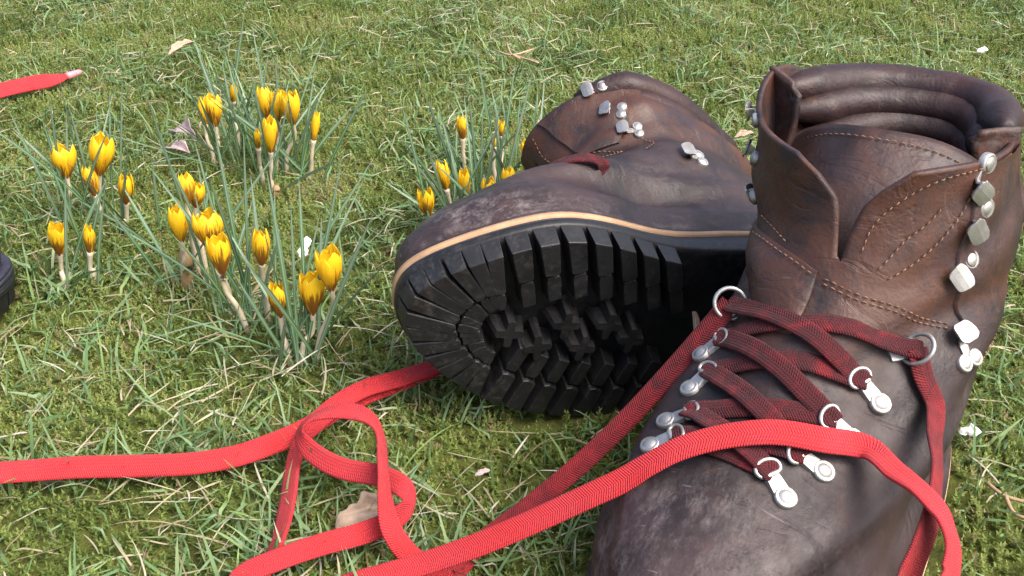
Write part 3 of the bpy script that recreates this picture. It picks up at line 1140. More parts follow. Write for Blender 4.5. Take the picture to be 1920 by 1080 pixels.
def px_hook(b, plate_px, rivet_px, size=1., rivets=1):
    tp, vp = b.find(*plate_px)
    tq, vq = b.find(*rivet_px)
    pp = b.surf(np.array([tp]), np.array([vp]))[0]
    return b.hook((tp + tq) / 2, (vp + vq) / 2, pp, size, rivets)


for a, c in (((1832, 352), (1846, 330)), ((1822, 432), (1845, 404)), ((1785, 522), (1812, 494))):
    px_hook(boot1, a, c, 1.1)
px_hook(boot1, (1796, 628), (1812, 662), 1.1, 2)
for v in (8.75, 7.75, 6.95):
    t = 1.30
    boot1.hook(t, v, boot1.surf(np.array([t + .3]), np.array([v - .1]))[0], .85)
px_hook(boot2, (1098, 168), (1122, 163), 1.0)
px_hook(boot2, (1126, 205), (1160, 204), 1.0, 2)
px_hook(boot2, (1160, 240), (1194, 236), 1.0, 2)
px_hook(boot2, (1276, 280), (1322, 293), 1.1, 2)
E2_M, E2_L = [], []
for v in (5.75, 5.25, 4.8, 4.4, 4.05):
    for sgn, lst in ((1, E2_M), (-1, E2_L)):
        t = sgn * (.66 if v > 4.3 else .52)
        pr = boot2.surf(np.array([t * .72]), np.array([v - .02]))[0]
        _, rp = boot2.eyelet(t, v, pr, .9)
        lst.append((rp, (t * .72, v)))

# ------------------------------------------------------------------ laces
LACE_W = .0088


_GT, _GV = np.meshgrid(np.linspace(-1.75, 1.75, 180), np.linspace(2.0, 8.2, 180))


def hug(b, A, B, lift, n=30):
    """lace path over the upper: the straight chord between ring points A and B lifted onto the leather"""
    if not hasattr(b, 'samp'):
        b.samp = b.surf(_GT, _GV).reshape(-1, 3)
    nA = b.nrm(np.array([A[1][0]]), np.array([A[1][1]]))[0]
    nB = b.nrm(np.array([B[1][0]]), np.array([B[1][1]]))[0]
    nav = unit(nA + nB)
    f = np.linspace(0, 1, n)
    Q = A[0] * (1 - f[:, None]) + B[0] * f[:, None]
    ch = unit(B[0] - A[0])
    H = np.zeros(n)
    for i in range(n):
        d = b.samp - Q[i]
        h = d @ nav
        c = np.linalg.norm(d - h[:, None] * nav, axis=1)
        j = np.argsort(c)[:8]
        H[i] = h[j[np.argmax(h[j])]]
    H = np.maximum(H, 0)
    for _ in range(3):
        H[1:-1] = np.maximum(H[1:-1], .5 * (H[:-2] + H[2:])) * .5 + .25 * (H[:-2] + H[2:])
    env = np.minimum(1, np.minimum(f, 1 - f) / .10)
    P = Q + nav * ((H + .07 + lift * np.sin(np.pi * f) ** .5) * env)[:, None]
    # the tape goes on through each ring and tucks under it
    P = np.vstack([A[0] - ch * .26 - nA * .16, P, B[0] + ch * .26 - nB * .16])
    f = np.r_[0, f, 1]
    nn = unit(nA * (1 - f[:, None]) + nB * f[:, None] + nav)
    Pw = b.world(P)
    Nl = nn.copy()
    Nl[:, 0] *= b.mx
    return Pw, Nl @ b.Mn[:3, :3].T


def lacing(b, root, Lr, Rr, dirt=.95):
    def strand(A, B, lift, jit):
        P, N = hug(b, A, B, lift)
        N = N + .18 * np.array([math.sin(jit), math.cos(jit * 1.7), 0])
        ribbon('strand', P, N, LACE_W * .95, M['lace'], dirt=dirt, parent=root)
    k = len(Lr)
    for i in range(k - 1):
        strand(Rr[i], Lr[i + 1], .04, i)
    strand(Lr[-1], Rr[-1], .02, 9)
    for i in range(k - 1):
        strand(Lr[i], Rr[i + 1], .24, i + 4)


def trail(root, pts, normals, width=LACE_W, dirt=(0,), n=120, thick=.0017):
    P = catmull(np.array(pts), n)
    N = catmull(np.array(normals, float), n)
    d = np.interp(np.linspace(0, 1, n), np.linspace(0, 1, len(dirt)), dirt)
    # woven tape is never quite flat
    tw = .10 * np.sin(np.linspace(0, 9, n)) + .06 * np.sin(np.linspace(1, 23, n))
    T = unit(np.gradient(P, axis=0))
    S = np.cross(T, N)
    N = N + S * tw[:, None]
    return ribbon('strand', P, N, width, M['lace'], thick, d, root)


def bs(th, v, lift):
    p = boot1.surf(np.array([th]), np.array([v]))[0] + boot1.nrm(np.array([th]), np.array([v]))[0] * lift
    return boot1.world(p[None])[0]


def bpx(px, py, lift=.16):
    th, v = boot1.find(px, py)
    n = boot1.nrm(np.array([th]), np.array([v]))[0]
    p = boot1.surf(np.array([th]), np.array([v]))[0] + n * lift
    return boot1.world(p[None])[0], boot1.Mn[:3, :3] @ n


UPN = np.array([0, -.25, 1.])
lace1 = empty('boot_lace', (.12, .33, .0), 'long red flat lace zigzagged up the upright boot and looped on grass', 'lace')
lr = [(RL1, E_L[0][1])] + E_L[1:]
rr = [(RR1, E_R[0][1])] + E_R[1:]
lacing(boot1, lace1, lr, rr)
# left end: from the ankle ring down to the grass, small loop, and back over the toe
ring_l = boot1.world(RL1[None])[0]
g0 = on_ground(905, 1015, .012)
seq = []
for f in (0, .06, .2, .4, .6, .8):
    p = ring_l * (1 - f) + g0 * f
    p = p - np.array([0, 0, .010 * math.sin(math.pi * f)])
    seq.append((p, (-.35, -.55, .75)))
seq += [(g0, UPN), (on_ground(850, 1075, .007), UPN), (on_ground(780, 1140, .007), UPN), (on_ground(600, 1170, .008), UPN), (on_ground(450, 1140, .010), UPN)]
for px, py, z, nv in ((452, 1082, .014, UPN), (520, 1050, .016, (0, -.5, 1)), (600, 1022, .017, (0, -.6, 1)), (680, 1000, .018, (0, -.8, 1)), (738, 975, .022, (.1, -1, .6)),
                      (766, 945, .026, (.9, -.6, .3)), (756, 915, .030, (.6, -.9, .3)), (715, 893, .030, (0, -.9, .7)), (640, 878, .028, (0, -.9, .8)), (588, 850, .028, (-.4, -.8, .7)),
                      (563, 817, .032, (-.9, -.3, .6)), (580, 787, .038, (-.4, .3, 1)), (630, 771, .042, (-.1, -.2, 1)), (680, 778, .042, (.3, -.4, 1)), (712, 815, .041, (.9, -.2, .5)),
                      (718, 870, .038, (.9, -.5, .4)), (722, 930, .034, (.8, -.6, .4)), (733, 990, .026, (.5, -.7, .6)), (765, 1038, .015, (.2, -.6, .9)), (810, 1070, .010, UPN)):
    seq.append((on_ground(px, py, z), nv))
seq += [(on_ground(845, 1110, .009), UPN), (on_ground(790, 1165, .008), UPN), (on_ground(680, 1150, .010), UPN)]
seq += [(on_ground(640, 1103, .014), UPN), (on_ground(720, 1078, .020), (0, -.5, 1)), (on_ground(800, 1055, .026), (0, -.6, 1))]
pa = on_ground(800, 1055, .026)
pb, nb = bpx(1222, 878, .30)
for px, py, f in ((900, 1020, .28), (1000, 978, .53), (1100, 932, .78), (1165, 902, .92)):
    Yd = pa[1] * (1 - f) + pb[1] * f
    seq.append((at_depth(px, py, Yd), (-.1, -.6, .8)))
for px, py in ((1222, 878), (1290, 855), (1370, 836), (1450, 828), (1530, 834), (1610, 850)):
    p, nn = bpx(px, py, (.40 if px < 1250 else .30) if px < 1250 or px > 1650 else .62)
    seq.append((p, nn * .6 + np.array([0, -.35, .5])))
pc, nc = bpx(1680, 884, .3)
p0y = bpx(1740, 760, .34)[0][1]
y_a = seq[-1][0][1]
y_b = min(pc[1] - .010, p0y - .049 - .006)
seq.append((at_depth(1680, 884, .5 * (y_a + y_b)), (.15, -.6, .75)))
for px, py, dy, nv in ((1738, 930, -.010, (.3, -.6, .6)), (1772, 980, -.020, (.5, -.7, .4)), (1787, 1030, -.030, (.45, -.8, .3)), (1778, 1085, -.040, (.4, -.8, .35)), (1745, 1150, -.05, (.3, -.7, .5))):
    e2 = p0y + np.interp(py, [820, 880, 950, 1010, 1085, 1160], [-.018, -.036, -.055, -.068, -.082, -.095])
    seq.append((at_depth(px, py, min(pc[1] + dy, e2 - .006)), nv))
seq.append((on_ground(1700, 1230, .012), UPN))
seq.append((on_ground(1600, 1260, .010), UPN))
dirt = np.array([.8] * 3 + [.65] * 3 + [.55] + [.3] * 4 + [.12] * 20 + [.05] * 30)
P = [q[0] for q in seq]
Nn = [unit(np.array(q[1], float)) for q in seq]
trail(lace1, P, Nn, LACE_W * 1.10, dirt[:len(P)], 460)
# right end: from the ankle ring down the outer side of the boot
seq = []
ring_r = boot1.world(RR1[None])[0]
seq.append((ring_r, boot1.Mn[:3, :3] @ np.array([-.7, .5, .5])))
for px, py, l in ((1725, 705, .28), (1740, 760, .34)):
    p, nn = bpx(px, py, l)
    seq.append((p, nn))
p0 = seq[-1][0]
for px, py, dy in ((1752, 820, -.018), (1757, 880, -.036), (1750, 950, -.055), (1733, 1010, -.068), (1700, 1085, -.082), (1650, 1160, -.095)):
    seq.append((at_depth(px, py, p0[1] + dy), (.25, -.8, .45)))
seq.append((on_ground(1560, 1240, .014), UPN))
trail(lace1, [q[0] for q in seq], [unit(np.array(q[1], float)) for q in seq], LACE_W, [.8, .75, .7, .6, .55, .5], 110)

lace2 = empty('boot_lace', (.0, .45, 0), 'red flat lace running from under lying boot toe and forking across grass', 'lace')
lacing(boot2, lace2, E2_M, E2_L, .85)
# loose bights of lace standing off the instep
LB = lambda t, v, l: boot2.world((boot2.surf(np.array([t]), np.array([v]))[0] + boot2.nrm(np.array([t]), np.array([v]))[0] * l)[None])[0]
tb, vb = boot2.find(1110, 345)
yb = boot2.world(boot2.surf(np.array([tb]), np.array([vb])))[0][1]
for off, pts in ((.016, ((1000, 352), (1018, 330), (1050, 306), (1090, 296), (1122, 302), (1135, 322))), (.020, ((1030, 352), (1050, 338), (1075, 328), (1100, 330), (1112, 342)))):
    trail(lace2, [at_depth(x, y, yb + off) for x, y in pts], [unit(np.array([-.4, -.15, 1.]))] * len(pts), LACE_W * .9, [1., .95], 50)
st = [LB(-.45, 5.6, .5), on_ground(985, 500, .02), on_ground(900, 610, .012), on_ground(850, 672, .010)]
A = [(760, 712), (690, 738), (630, 768), (570, 806), (500, 836), (430, 858), (350, 870), (250, 874), (150, 876), (60, 882), (-40, 888), (-160, 885)]
za = [.012, .013, .013, .014, .012, .012, .012, .011, .012, .011, .012, .012]
trail(lace2, st + [on_ground(x, y, z) for (x, y), z in zip(A, za)], [UPN] * 4 + [unit(np.array([-.1, -.75, .8]))] * 12, LACE_W * 1.22, [.5, .2, .05, 0], 200)
Bp = [(765, 704), (690, 726), (640, 752), (595, 790), (562, 830), (548, 880), (541, 930), (530, 985), (513, 1035), (490, 1085), (450, 1150)]
zb = [.018, .019, .020, .019, .016, .014, .014, .013, .012, .010, .010]
trail(lace2, [st[0] + np.array([.01, .0, .0]), on_ground(1000, 500, .022), on_ground(910, 612, .018), on_ground(855, 668, .016)] + [on_ground(x, y, z) for (x, y), z in zip(Bp, zb)],
      [UPN] * 4 + [unit(np.array([-.2, -.6, .9]))] * 4 + [unit(np.array([-.55, -.5, .75]))] * 7, LACE_W * 1.18, [.5, .2, .25, .3], 200)

# wide flat lace end with its aglet, lying beyond the crocuses
lace3 = empty('boot_lace', tuple(on_ground(60, 160)), 'flattened red lace end with pale pink tip lying beyond the crocuses', 'lace')
lp = [on_ground(x, y, z) for x, y, z in ((-260, 240, .012), (-150, 215, .012), (-60, 188, .013), (0, 170, .014), (50, 158, .014), (95, 150, .014), (125, 143, .013))]
wv = np.interp(np.linspace(0, 1, 90), [0, .6, .80, .92, 1], [.0145, .0150, .0145, .0105, .005])
Pq = catmull(np.array(lp), 90)
ribbon('strand', Pq, np.tile(unit(np.array([0, -.8, .7])), (90, 1)), wv, M['lace'], .0022, .05, lace3)
M['aglet'] = simple('pink aglet', (.62, .22, .24), .4)
tube('aglet', catmull(np.array([lp[-1], on_ground(140, 138, .013), on_ground(152, 134, .013)]), 8) - np.array(lace3.location), [.0030, .0034, .0032, .0030, .0028, .0026, .0024, .0016], M['aglet'], lace3)

for root_, pts in ((lace2, ((-160, 885), (-185, 884), (-215, 882))), (lace2, ((450, 1150), (440, 1168), (428, 1192))), (lace1, ((1600, 1260), (1585, 1264), (1560, 1270)))):
    tube('aglet', catmull(np.array([on_ground(x, y, .011) for x, y in pts]), 8) - np.array(root_.location), [.0030, .0032, .0030, .0028, .0026, .0024, .0022, .0014], M['aglet'], root_)

# ------------------------------------------------------------------ third boot: only its toe reaches into view at the left
def copy_tree(o, parent=None, swap=None):
    c = o.copy()
    COL.objects.link(c)
    c.parent = parent
    if swap and o.type == 'MESH' and o.data.name in swap:
        c.data = swap[o.data.name]
    for ch in list(o.children):
        copy_tree(ch, c, swap)
    return c


me_dark = boot1.up.data.copy()
me_dark.materials.clear()
me_dark.materials.append(M['leather_dark'])
swap3 = {boot1.up.data.name: me_dark}
for ch in boot1.root.children:
    if ch.name.split('.')[0] in ('welt', 'welt_lip'):
        md_ = ch.data.copy()
        md_.materials.clear()
        md_.materials.append(M['midsole'] if ch.name.split('.')[0] == 'welt' else M['leather_dark'])
        swap3[ch.data.name] = md_
boot3 = copy_tree(boot1.root, None, swap3)
boot3['label'] = 'slate blue leather boot standing beside the outermost crocus clump'
tipw = on_ground(34, 572, .0)
boot3.matrix_world = Matrix.Translation((tipw[0] - .284, tipw[1] - .008, -.006)) @ Matrix.Rotation(R(-88), 4, 'Z')
# ------------------------------------------------------------------ crocuses
def tepal_mesh(name, op, wide, mark, seed, point=.35):
    """one petal of a goblet of unit height; op = how far the tip leans out"""
    nu, nv = 9, 13
    r = np.random.default_rng(seed)
    U, H = np.meshgrid(np.linspace(-1, 1, nu), 1 - (1 - np.linspace(0, 1, nv)) ** 1.7)
    rad = .055 + .30 * np.sin(np.pi * np.clip(H * .60 + .02, 0, 1)) ** 1.15 * (1 - .42 * (1 - op) * np.clip((H - .5) / .5, 0, 1) ** 1.5) + op * .16 * H ** 2
    wd = wide * np.minimum(1, .25 + 1.9 * H) * np.sqrt(np.clip(1 - np.clip((H - .56) / .445, 0, 1) ** 3.0, 0, 1))
    wd[-1] = wide * .22
    ang = U * wd * .98
    rr = rad * (1 - .05 * U ** 2) + .012 * np.sin(U * 3 + r.uniform(0, 6)) * H
    x = rr * np.sin(ang)
    y = -rr * np.cos(ang)
    z = H - .10 * U ** 2 * H ** 3
    V = np.stack([x, y, z], -1).reshape(-1, 3)
    uv = np.stack([U, H], -1).reshape(-1, 2)
    return mesh_np(name, V, grid_faces(nu, nv), True, {'mark': np.full(len(V), mark)}, uv)


TEP = {}
for kind, op, wide in (('closed', .0, 1.0), ('half', .14, .98), ('open', .34, .95)):
    TEP[kind] = [tepal_mesh('outer_tepal', op, wide, .56, 3), tepal_mesh('outer_tepal', op, wide, .76, 4), tepal_mesh('inner_tepal', op * .75, wide * .92, .38, 5)]
    for m in TEP[kind]:
        m.materials.append(M['tepal'])


def leaf_obj(base, tip, wid, bow, parent, side=None, name='leaf'):
    """a narrow channelled crocus leaf from base to tip (world), stored relative to the parent"""
    n = 14
    f = np.linspace(0, 1, n)
    base, tip = np.array(base), np.array(tip)
    P = base + (tip - base) * f[:, None]
    P[:, 2] += bow * np.sin(np.pi * f) * (1 - .3 * f)
    T = unit(np.gradient(P, axis=0))
    S = side if side is not None else np.array([random.uniform(-1, 1), random.uniform(-.4, .4), random.uniform(-.2, .2)])
    S = unit(S - T * (T @ S)[:, None])
    N = np.cross(T, S)
    wd = wid * np.minimum(1, .55 + f * 2) * np.clip((1 - f) / .35, 0.04, 1) ** .75
    k = np.array([-1, -.35, 0, .35, 1])
    V = P[:, None] + S[:, None] * (k[None, :, None] * wd[:, None, None] / 2) + N[:, None] * (np.array([.28, .05, 0, .05, .28])[None, :, None] * wd[:, None, None] / 2)
    uv = np.stack(np.broadcast_arrays(k[None, :], f[:, None]), -1).reshape(-1, 2)
    V = V.reshape(-1, 3) - np.array(parent.location)
    return link_mesh(name, mesh_np(name, V, grid_faces(5, n), True, None, uv), M['crocus_leaf'], parent)


CLUMP = {'L': 'crocuses by the slate boot toe', 'C': 'crocuses of the middle clump', 'B': 'crocuses of the rear clump', 'R': 'crocuses behind the lying boot'}
# clump, top px, bottom-of-cup px, base px, width px, openness, leaves, label
CR = [
    ('L', (113, 274), (126, 336), (134, 425), 45, 'open', 5, 'open yellow crocus, outermost of its clump, facing the flattened lace end'),
    ('L', (190, 256), (187, 330), (178, 418), 44, 'half', 6, 'tall plump yellow crocus with brown stripes, highest of its clump'),
    ('L', (163, 313), (182, 374), (186, 425), 28, 'closed', 4, 'slim brown-streaked yellow crocus leaning under a taller plump one'),
    ('L', (235, 329), (237, 388), (238, 440), 29, 'closed', 5, 'short closed yellow crocus with brown base between two clumps'),
    ('L', (107, 421), (113, 482), (128, 545), 35, 'open', 2, 'yellow crocus with dark brown throat on bare pale curved stem'),
    ('L', (167, 423), (169, 482), (175, 537), 21, 'closed', 2, 'narrow closed yellow crocus on bare straight pale stem'),
    ('C', (346, 326), (353, 388), (376, 520), 32, 'closed', 5, 'yellow crocus behind the middle clump, its taller rear flower'),
    ('C', (371, 344), (367, 394), (388, 522), 29, 'closed', 4, 'small yellow crocus tucked beside a taller one behind middle clump'),
    ('C', (330, 387), (341, 458), (350, 545), 39, 'half', 5, 'yellow crocus standing above a papery tan sheath'),
    ('C', (386, 397), (396, 468), (436, 590), 60, 'half', 6, 'broadest yellow crocus, overlapping the flower in front of it'),
    ('C', (405, 445), (418, 517), (467, 622), 48, 'open', 5, 'yellow crocus on long pale stem leaning towards the slate boot'),
    ('C', (487, 433), (492, 504), (503, 610), 36, 'closed', 6, 'upright yellow crocus with feathered brown base in middle of clump'),
    ('C', (520, 532), (527, 598), (545, 680), 40, 'closed', 6, 'egg-shaped closed orange-yellow crocus, lowest of the middle clump'),
    ('C', (586, 514), (586, 592), (566, 685), 54, 'open', 6, 'wide open yellow crocus low beside the egg-shaped closed one'),
    ('C', (615, 469), (622, 548), (588, 680), 52, 'open', 6, 'bright open yellow crocus leaning towards the lying boot toe'),
    ('B', (379, 184), (386, 242), (402, 305), 24, 'closed', 6, 'small yellow crocus half hidden by its neighbour in rear clump'),
    ('B', (395, 179), (405, 240), (415, 306), 36, 'half', 6, 'golden yellow crocus with glossy petals beside the bleached leaves'),
    ('B', (440, 157), (437, 197), (442, 275), 16, 'closed', 7, 'thin brownish crocus bud standing deep in the rear leaves'),
    ('B', (492, 164), (505, 227), (500, 312), 29, 'closed', 7, 'orange brown crocus of three crowded together, beside the golden one'),
    ('B', (518, 171), (522, 230), (516, 312), 31, 'closed', 6, 'streaked crocus squeezed in the middle of three crowded together'),
    ('B', (541, 172), (550, 236), (536, 316), 38, 'half', 7, 'bright yellow crocus of three crowded together, beside the withered one'),
    ('B', (505, 222), (508, 292), (513, 350), 31, 'half', 5, 'yellow crocus with split tip in front of the rear clump'),
    ('B', (481, 244), (485, 286), (494, 338), 14, 'closed', 3, 'tiny tan crocus bud in front of the rear clump'),
    ('B', (594, 211), (587, 272), (578, 325), 17, 'closed', 6, 'withered brown narrow crocus at the edge of rear clump'),
    ('R', (866, 218), (868, 269), (874, 385), 24, 'closed', 6, 'tall orange closed crocus rising above others behind lying boot'),
    ('R', (824, 302), (840, 364), (848, 408), 25, 'closed', 6, 'brown striped leaning crocus behind the lying boot'),
    ('R', (797, 356), (804, 412), (818, 445), 31, 'half', 4, 'yellow crocus touching the lying boot toe'),
    ('R', (870, 319), (871, 374), (874, 432), 25, 'closed', 5, 'plain closed yellow crocus just behind the lying boot welt'),
    ('R', (917, 335), (914, 384), (912, 440), 31, 'half', 5, 'half open yellow crocus partly hidden by lying boot upper'),
    ('R', (953, 314), (952, 365), (946, 440), 27, 'closed', 6, 'oval orange-yellow crocus beside the lying boot tongue'),
    ('R', (929, 255), (927, 284), (932, 375), 15, 'closed', 6, 'small tan crocus bud among leaves behind the lying boot'),
    ('R', (940, 227), (941, 262), (946, 352), 16, 'closed', 7, 'thin faded yellow crocus far back behind the lying boot'),
    ('R', (986, 264), (988, 304), (992, 392), 22, 'closed', 5, 'yellow crocus peeping out past the collar of lying boot'),
    ('R', (1000, 280), (1001, 328), (1003, 398), 25, 'closed', 4, 'yellow crocus pressed under the collar edge of lying boot'),
]
rl = random.Random(5)
HEADS = []
for (cl, top, bot, base, wpx, op, nl, lab) in CR:
    G = on_ground(*base)
    G[2] = float(ground_h(G[0], G[1])) - .002
    root = empty('crocus', tuple(G), lab, 'crocus', CLUMP[cl])
    pb_ = at_depth(*bot, G[1] + rl.uniform(-.006, .006))
    pt_ = at_depth(*top, pb_[1] + rl.uniform(-.004, .004))
    ax = pt_ - pb_
    hgt = np.linalg.norm(ax) * 1.04
    ax = unit(ax)
    sc = hgt
    dist = np.linalg.norm(pb_ - np.array([0, 0, CAM_H]))
    wm = wpx / CAM_F * dist
    rs_ = wm / ({'closed': .68, 'half': .70, 'open': .74}[op])
    q = Vector((0, 0, 1)).rotation_difference(Vector(ax)).to_matrix()
    ph = rl.uniform(0, 2.1)
    for k in range(6):
        outer = k % 2 == 0
        mi = TEP[op][rl.choice((0, 1))] if outer else TEP[op][2]
        o = bpy.data.objects.new('outer_tepal' if outer else 'inner_tepal', mi)
        COL.objects.link(o)
        o.parent = root
        sr = rs_ * (1. if outer else .90)
        a = ph + k * math.pi / 3 + rl.uniform(-.07, .07)
        Mx = q.to_4x4() @ Matrix.Rotation(a, 4, 'Z') @ Matrix.Rotation(rl.uniform(-.05, .04), 4, 'X') @ Matrix.Diagonal((sr, sr, sc * (1 if outer else rl.uniform(.9, .98)), 1))
        o.matrix_local = Matrix.Translation(Vector(pb_ - G)) @ Mx
    # perianth tube
    ctrl = np.array([G - np.array([0, 0, .004]), G + (pb_ - G) * .4 + np.array([rl.uniform(-.002, .002), 0, .001]), pb_ - ax * .010, pb_ + ax * .004])
    Pt = catmull(ctrl, 18) - G
    rt = np.interp(np.linspace(0, 1, 18), [0, .5, .85, 1], [.0020, .0015, .0014, .0022])
    tube('flower_tube', Pt, rt, M['tube'], root, 9)
    # leaves
    for j in range(max(2, nl - 2)):
        a = rl.uniform(0, 2 * math.pi)
        ln = rl.uniform(.065, .115)
        el = rl.uniform(.85, 1.42) if rl.random() < .72 else rl.uniform(.35, .8)
        b0 = G + np.array([rl.uniform(-.008, .008), rl.uniform(-.008, .008), 0])
        tip = b0 + ln * np.array([math.cos(a) * math.cos(el), math.sin(a) * math.cos(el), math.sin(el)])
        leaf_obj(b0, tip, rl.uniform(.0016, .0024), rl.uniform(-.002, .008), root)
    HEADS.append(G)
    root['_n'] = 0
    del root['_n']

# long individual leaves the photograph shows (base px, tip px, clump member)
ROOTS = [o for o in bpy.data.objects if o.type == 'EMPTY' and o.name.startswith('crocus')]


def nearest_root(P):
    return min(ROOTS, key=lambda r: (r.location.x - P[0]) ** 2 + (r.location.y - P[1]) ** 2)


for (bx, by, tx, ty, dy) in (
        (130, 440, 92, 180, .02), (140, 430, 75, 210, 0), (190, 430, 126, 190, .02), (215, 420, 205, 170, .03), (128, 560, 122, 330, 0), (185, 545, 195, 370, 0),
        (400, 560, 265, 150, .0), (430, 560, 290, 250, .01), (480, 600, 390, 330, 0), (470, 610, 400, 230, .03), (560, 690, 500, 320, .02), (500, 610, 470, 330, .03),
        (570, 690, 640, 300, .03), (585, 690, 700, 400, -.01), (560, 690, 545, 380, .02), (580, 680, 560, 330, .03), (300, 430, 285, 300, 0), (520, 640, 515, 350, .02),
        (440, 300, 365, 80, .03), (470, 310, 505, 85, .03), (500, 320, 430, 120, .02), (530, 320, 515, 100, .03), (550, 330, 660, 200, .02), (560, 320, 590, 130, .03),
        (520, 330, 480, 90, .04), (560, 330, 600, 180, .02), (450, 300, 415, 110, .03), (600, 340, 690, 165, 0), (520, 350, 640, 300, -.02), (410, 300, 330, 230, -.01),
        (880, 420, 793, 165, .0), (870, 430, 745, 250, .0), (900, 420, 880, 180, .03), (930, 420, 1000, 130, .02), (900, 430, 905, 200, .02), (940, 420, 930, 190, .03),
        (880, 440, 830, 230, .02), (960, 420, 975, 180, .03), (850, 430, 800, 270, -.01), (920, 430, 950, 210, 0)):
    b0 = on_ground(bx, by)
    b0[2] = float(ground_h(b0[0], b0[1])) - .002
    tip = at_depth(tx, ty, b0[1] + dy)
    r_ = nearest_root(b0)
    leaf_obj(b0, tip, rl.uniform(.0018, .0027), rl.uniform(.0, .006), r_, np.array([1., rl.uniform(-.5, .5), rl.uniform(-.3, .3)]))

# papery spent sheaths beside two crocuses
for (x0, y0, x1, y1, wd) in ((350, 545, 345, 468, .0045), (515, 370, 517, 348, .003), (870, 400, 873, 330, .003)):
    b0 = on_ground(x0, y0)
    tp = at_depth(x1, y1, b0[1])
    r_ = nearest_root(b0)
    loc = np.array(r_.location)
    tube('papery_sheath', catmull(np.array([b0, (b0 + tp) / 2 + [.001, 0, 0], tp]), 10) - loc, np.interp(np.linspace(0, 1, 10), [0, .3, .8, 1], [wd * .6, wd * .9, wd, wd * .55]), M['sheath'], r_, 8)

# ------------------------------------------------------------------ fallen leaves and petals
def curled_leaf(name, px, py, lng, wid, yaw, curl, mat, label, cat, z=.008, pitch=.15, point=1., group=None):
    G = on_ground(px, py, z)
    root_loc = G
    nu, nv = 11, 18
    U, H = np.meshgrid(np.linspace(-1, 1, nu), np.linspace(0, 1, nv))
    r = np.random.default_rng(int(px + py))
    wd = wid / 2 * np.sin(np.pi * np.clip(.03 + .95 * H, 0, 1)) ** (.6 * point) * (1 + .22 * np.sin(H * 11 + r.uniform(0, 6)) + .12 * np.sin(H * 27 + U * 2 + r.uniform(0, 6)))
    x = (H - .5) * lng
    y = U * wd + .06 * lng * np.sin(H * 3 + 1)
    zz = curl * U ** 2 * wd + .35 * wd * np.sin(U * 4 + H * 5) +  .10 * lng * np.sin(np.pi * H) + .006 * lng * 20 * .1 * np.sin(6 * H + 3 * U + r.uniform(0, 6))
    V = np.stack([x, y, zz], -1).reshape(-1, 3)
    o = link_mesh(name, mesh_np(name, V, grid_faces(nu, nv), True), mat)
    md = o.modifiers.new('thickness', 'SOLIDIFY')
    md.thickness = .0006
    o.location = G
    o.rotation_euler = (pitch, -pitch, yaw)
    tag(o, label, cat, group)
    return o


curled_leaf('dry_leaf', 690, 972, .030, .014, .35, .5, M['dryleaf'], 'crumpled tan dry leaf lying inside the red lace loop', 'leaf', .012, .35)
curled_leaf('dry_leaf', 345, 255, .044, .013, -.75, .8, M['pinkleaf'], 'bleached pinkish dry leaf beside the rear crocus clump', 'leaf', .016, .25)
curled_leaf('dry_leaf', 335, 285, .028, .010, -.55, .9, M['pinkleaf'], 'small curled grey dry leaf under the bleached one', 'leaf', .010, .2)
curled_leaf('dry_leaf', 340, 92, .030, .008, .95, .7, M['dryleaf'], 'narrow pinkish tan leaf lying beyond the rear crocus clump', 'leaf', .014, .2)
curled_leaf('petal', 569, 464, .014, .007, 1.35, .4, M['whitepetal'], 'white petal standing behind the middle crocus clump', 'petal', .020, .9)
curled_leaf('petal', 1842, 96, .010, .007, .1, .3, M['whitepetal'], 'white petal lying on the open lawn behind upright boot', 'petal', .012, .2)
curled_leaf('petal', 1818, 812, .010, .006, -.3, .3, M['whitepetal'], 'white petal on the grass beside the upright boot heel', 'petal', .012, .3)
curled_leaf('dry_leaf', 1395, 255, .016, .006, .3, .6, M['dryleaf'], 'tan dry leaf lying behind the lying boot shaft', 'leaf', .012, .2)
curled_leaf('dry_leaf', 1295, 640, .030, .006, 1.5, .5, M['dryleaf'], 'thin straw leaf caught between the two boots', 'leaf', .045, 1.0)
curled_leaf('dry_leaf', 905, 888, .007, .003, .4, .6, M['pinkleaf'], 'tiny pale dry leaf between lace loop and dark red strand', 'leaf', .010, .2)
tw = empty('dry_stalk', tuple(on_ground(960, 102)), 'forked dry brown stalk lying on lawn beyond the crocuses', 'stalk')
for pts in (((930, 95), (960, 103), (1000, 92)), ((950, 80), (958, 100), (975, 110)), ((960, 103), (985, 110), (1010, 118))):
    tube('stem', catmull(np.array([on_ground(x, y, .014) for x, y in pts]), 10) - np.array(tw.location), .0009, M['twig'], tw, 7)
tw = empty('dry_stalk', tuple(on_ground(1890, 930)), 'brown dry stalk lying on the grass beside the upright boot', 'stalk')
for pts in (((1850, 905), (1885, 930), (1940, 945)), ((1885, 930), (1900, 960), (1930, 975))):
    tube('stem', catmull(np.array([on_ground(x, y, .012) for x, y in pts]), 10) - np.array(tw.location), .0009, M['twig'], tw, 7)

# ------------------------------------------------------------------ moss, grass, dead grass
# what the boots stand on: lowest boot height over a 4 mm grid
GX0, GY0, GS = -1.0, 0.0, .004
low = np.full((500, 500), 9., np.float32)


def stamp(P):
    ix = ((P[:, 0] - GX0) / GS).astype(int)
    iy = ((P[:, 1] - GY0) / GS).astype(int)
    ok = (ix >= 1) & (ix < 499) & (iy >= 1) & (iy < 499)
    for dx in (-1, 0, 1):
        for dy in (-1, 0, 1):
            np.minimum.at(low, (iy[ok] + dy, ix[ok] + dx), P[ok, 2].astype(np.float32))


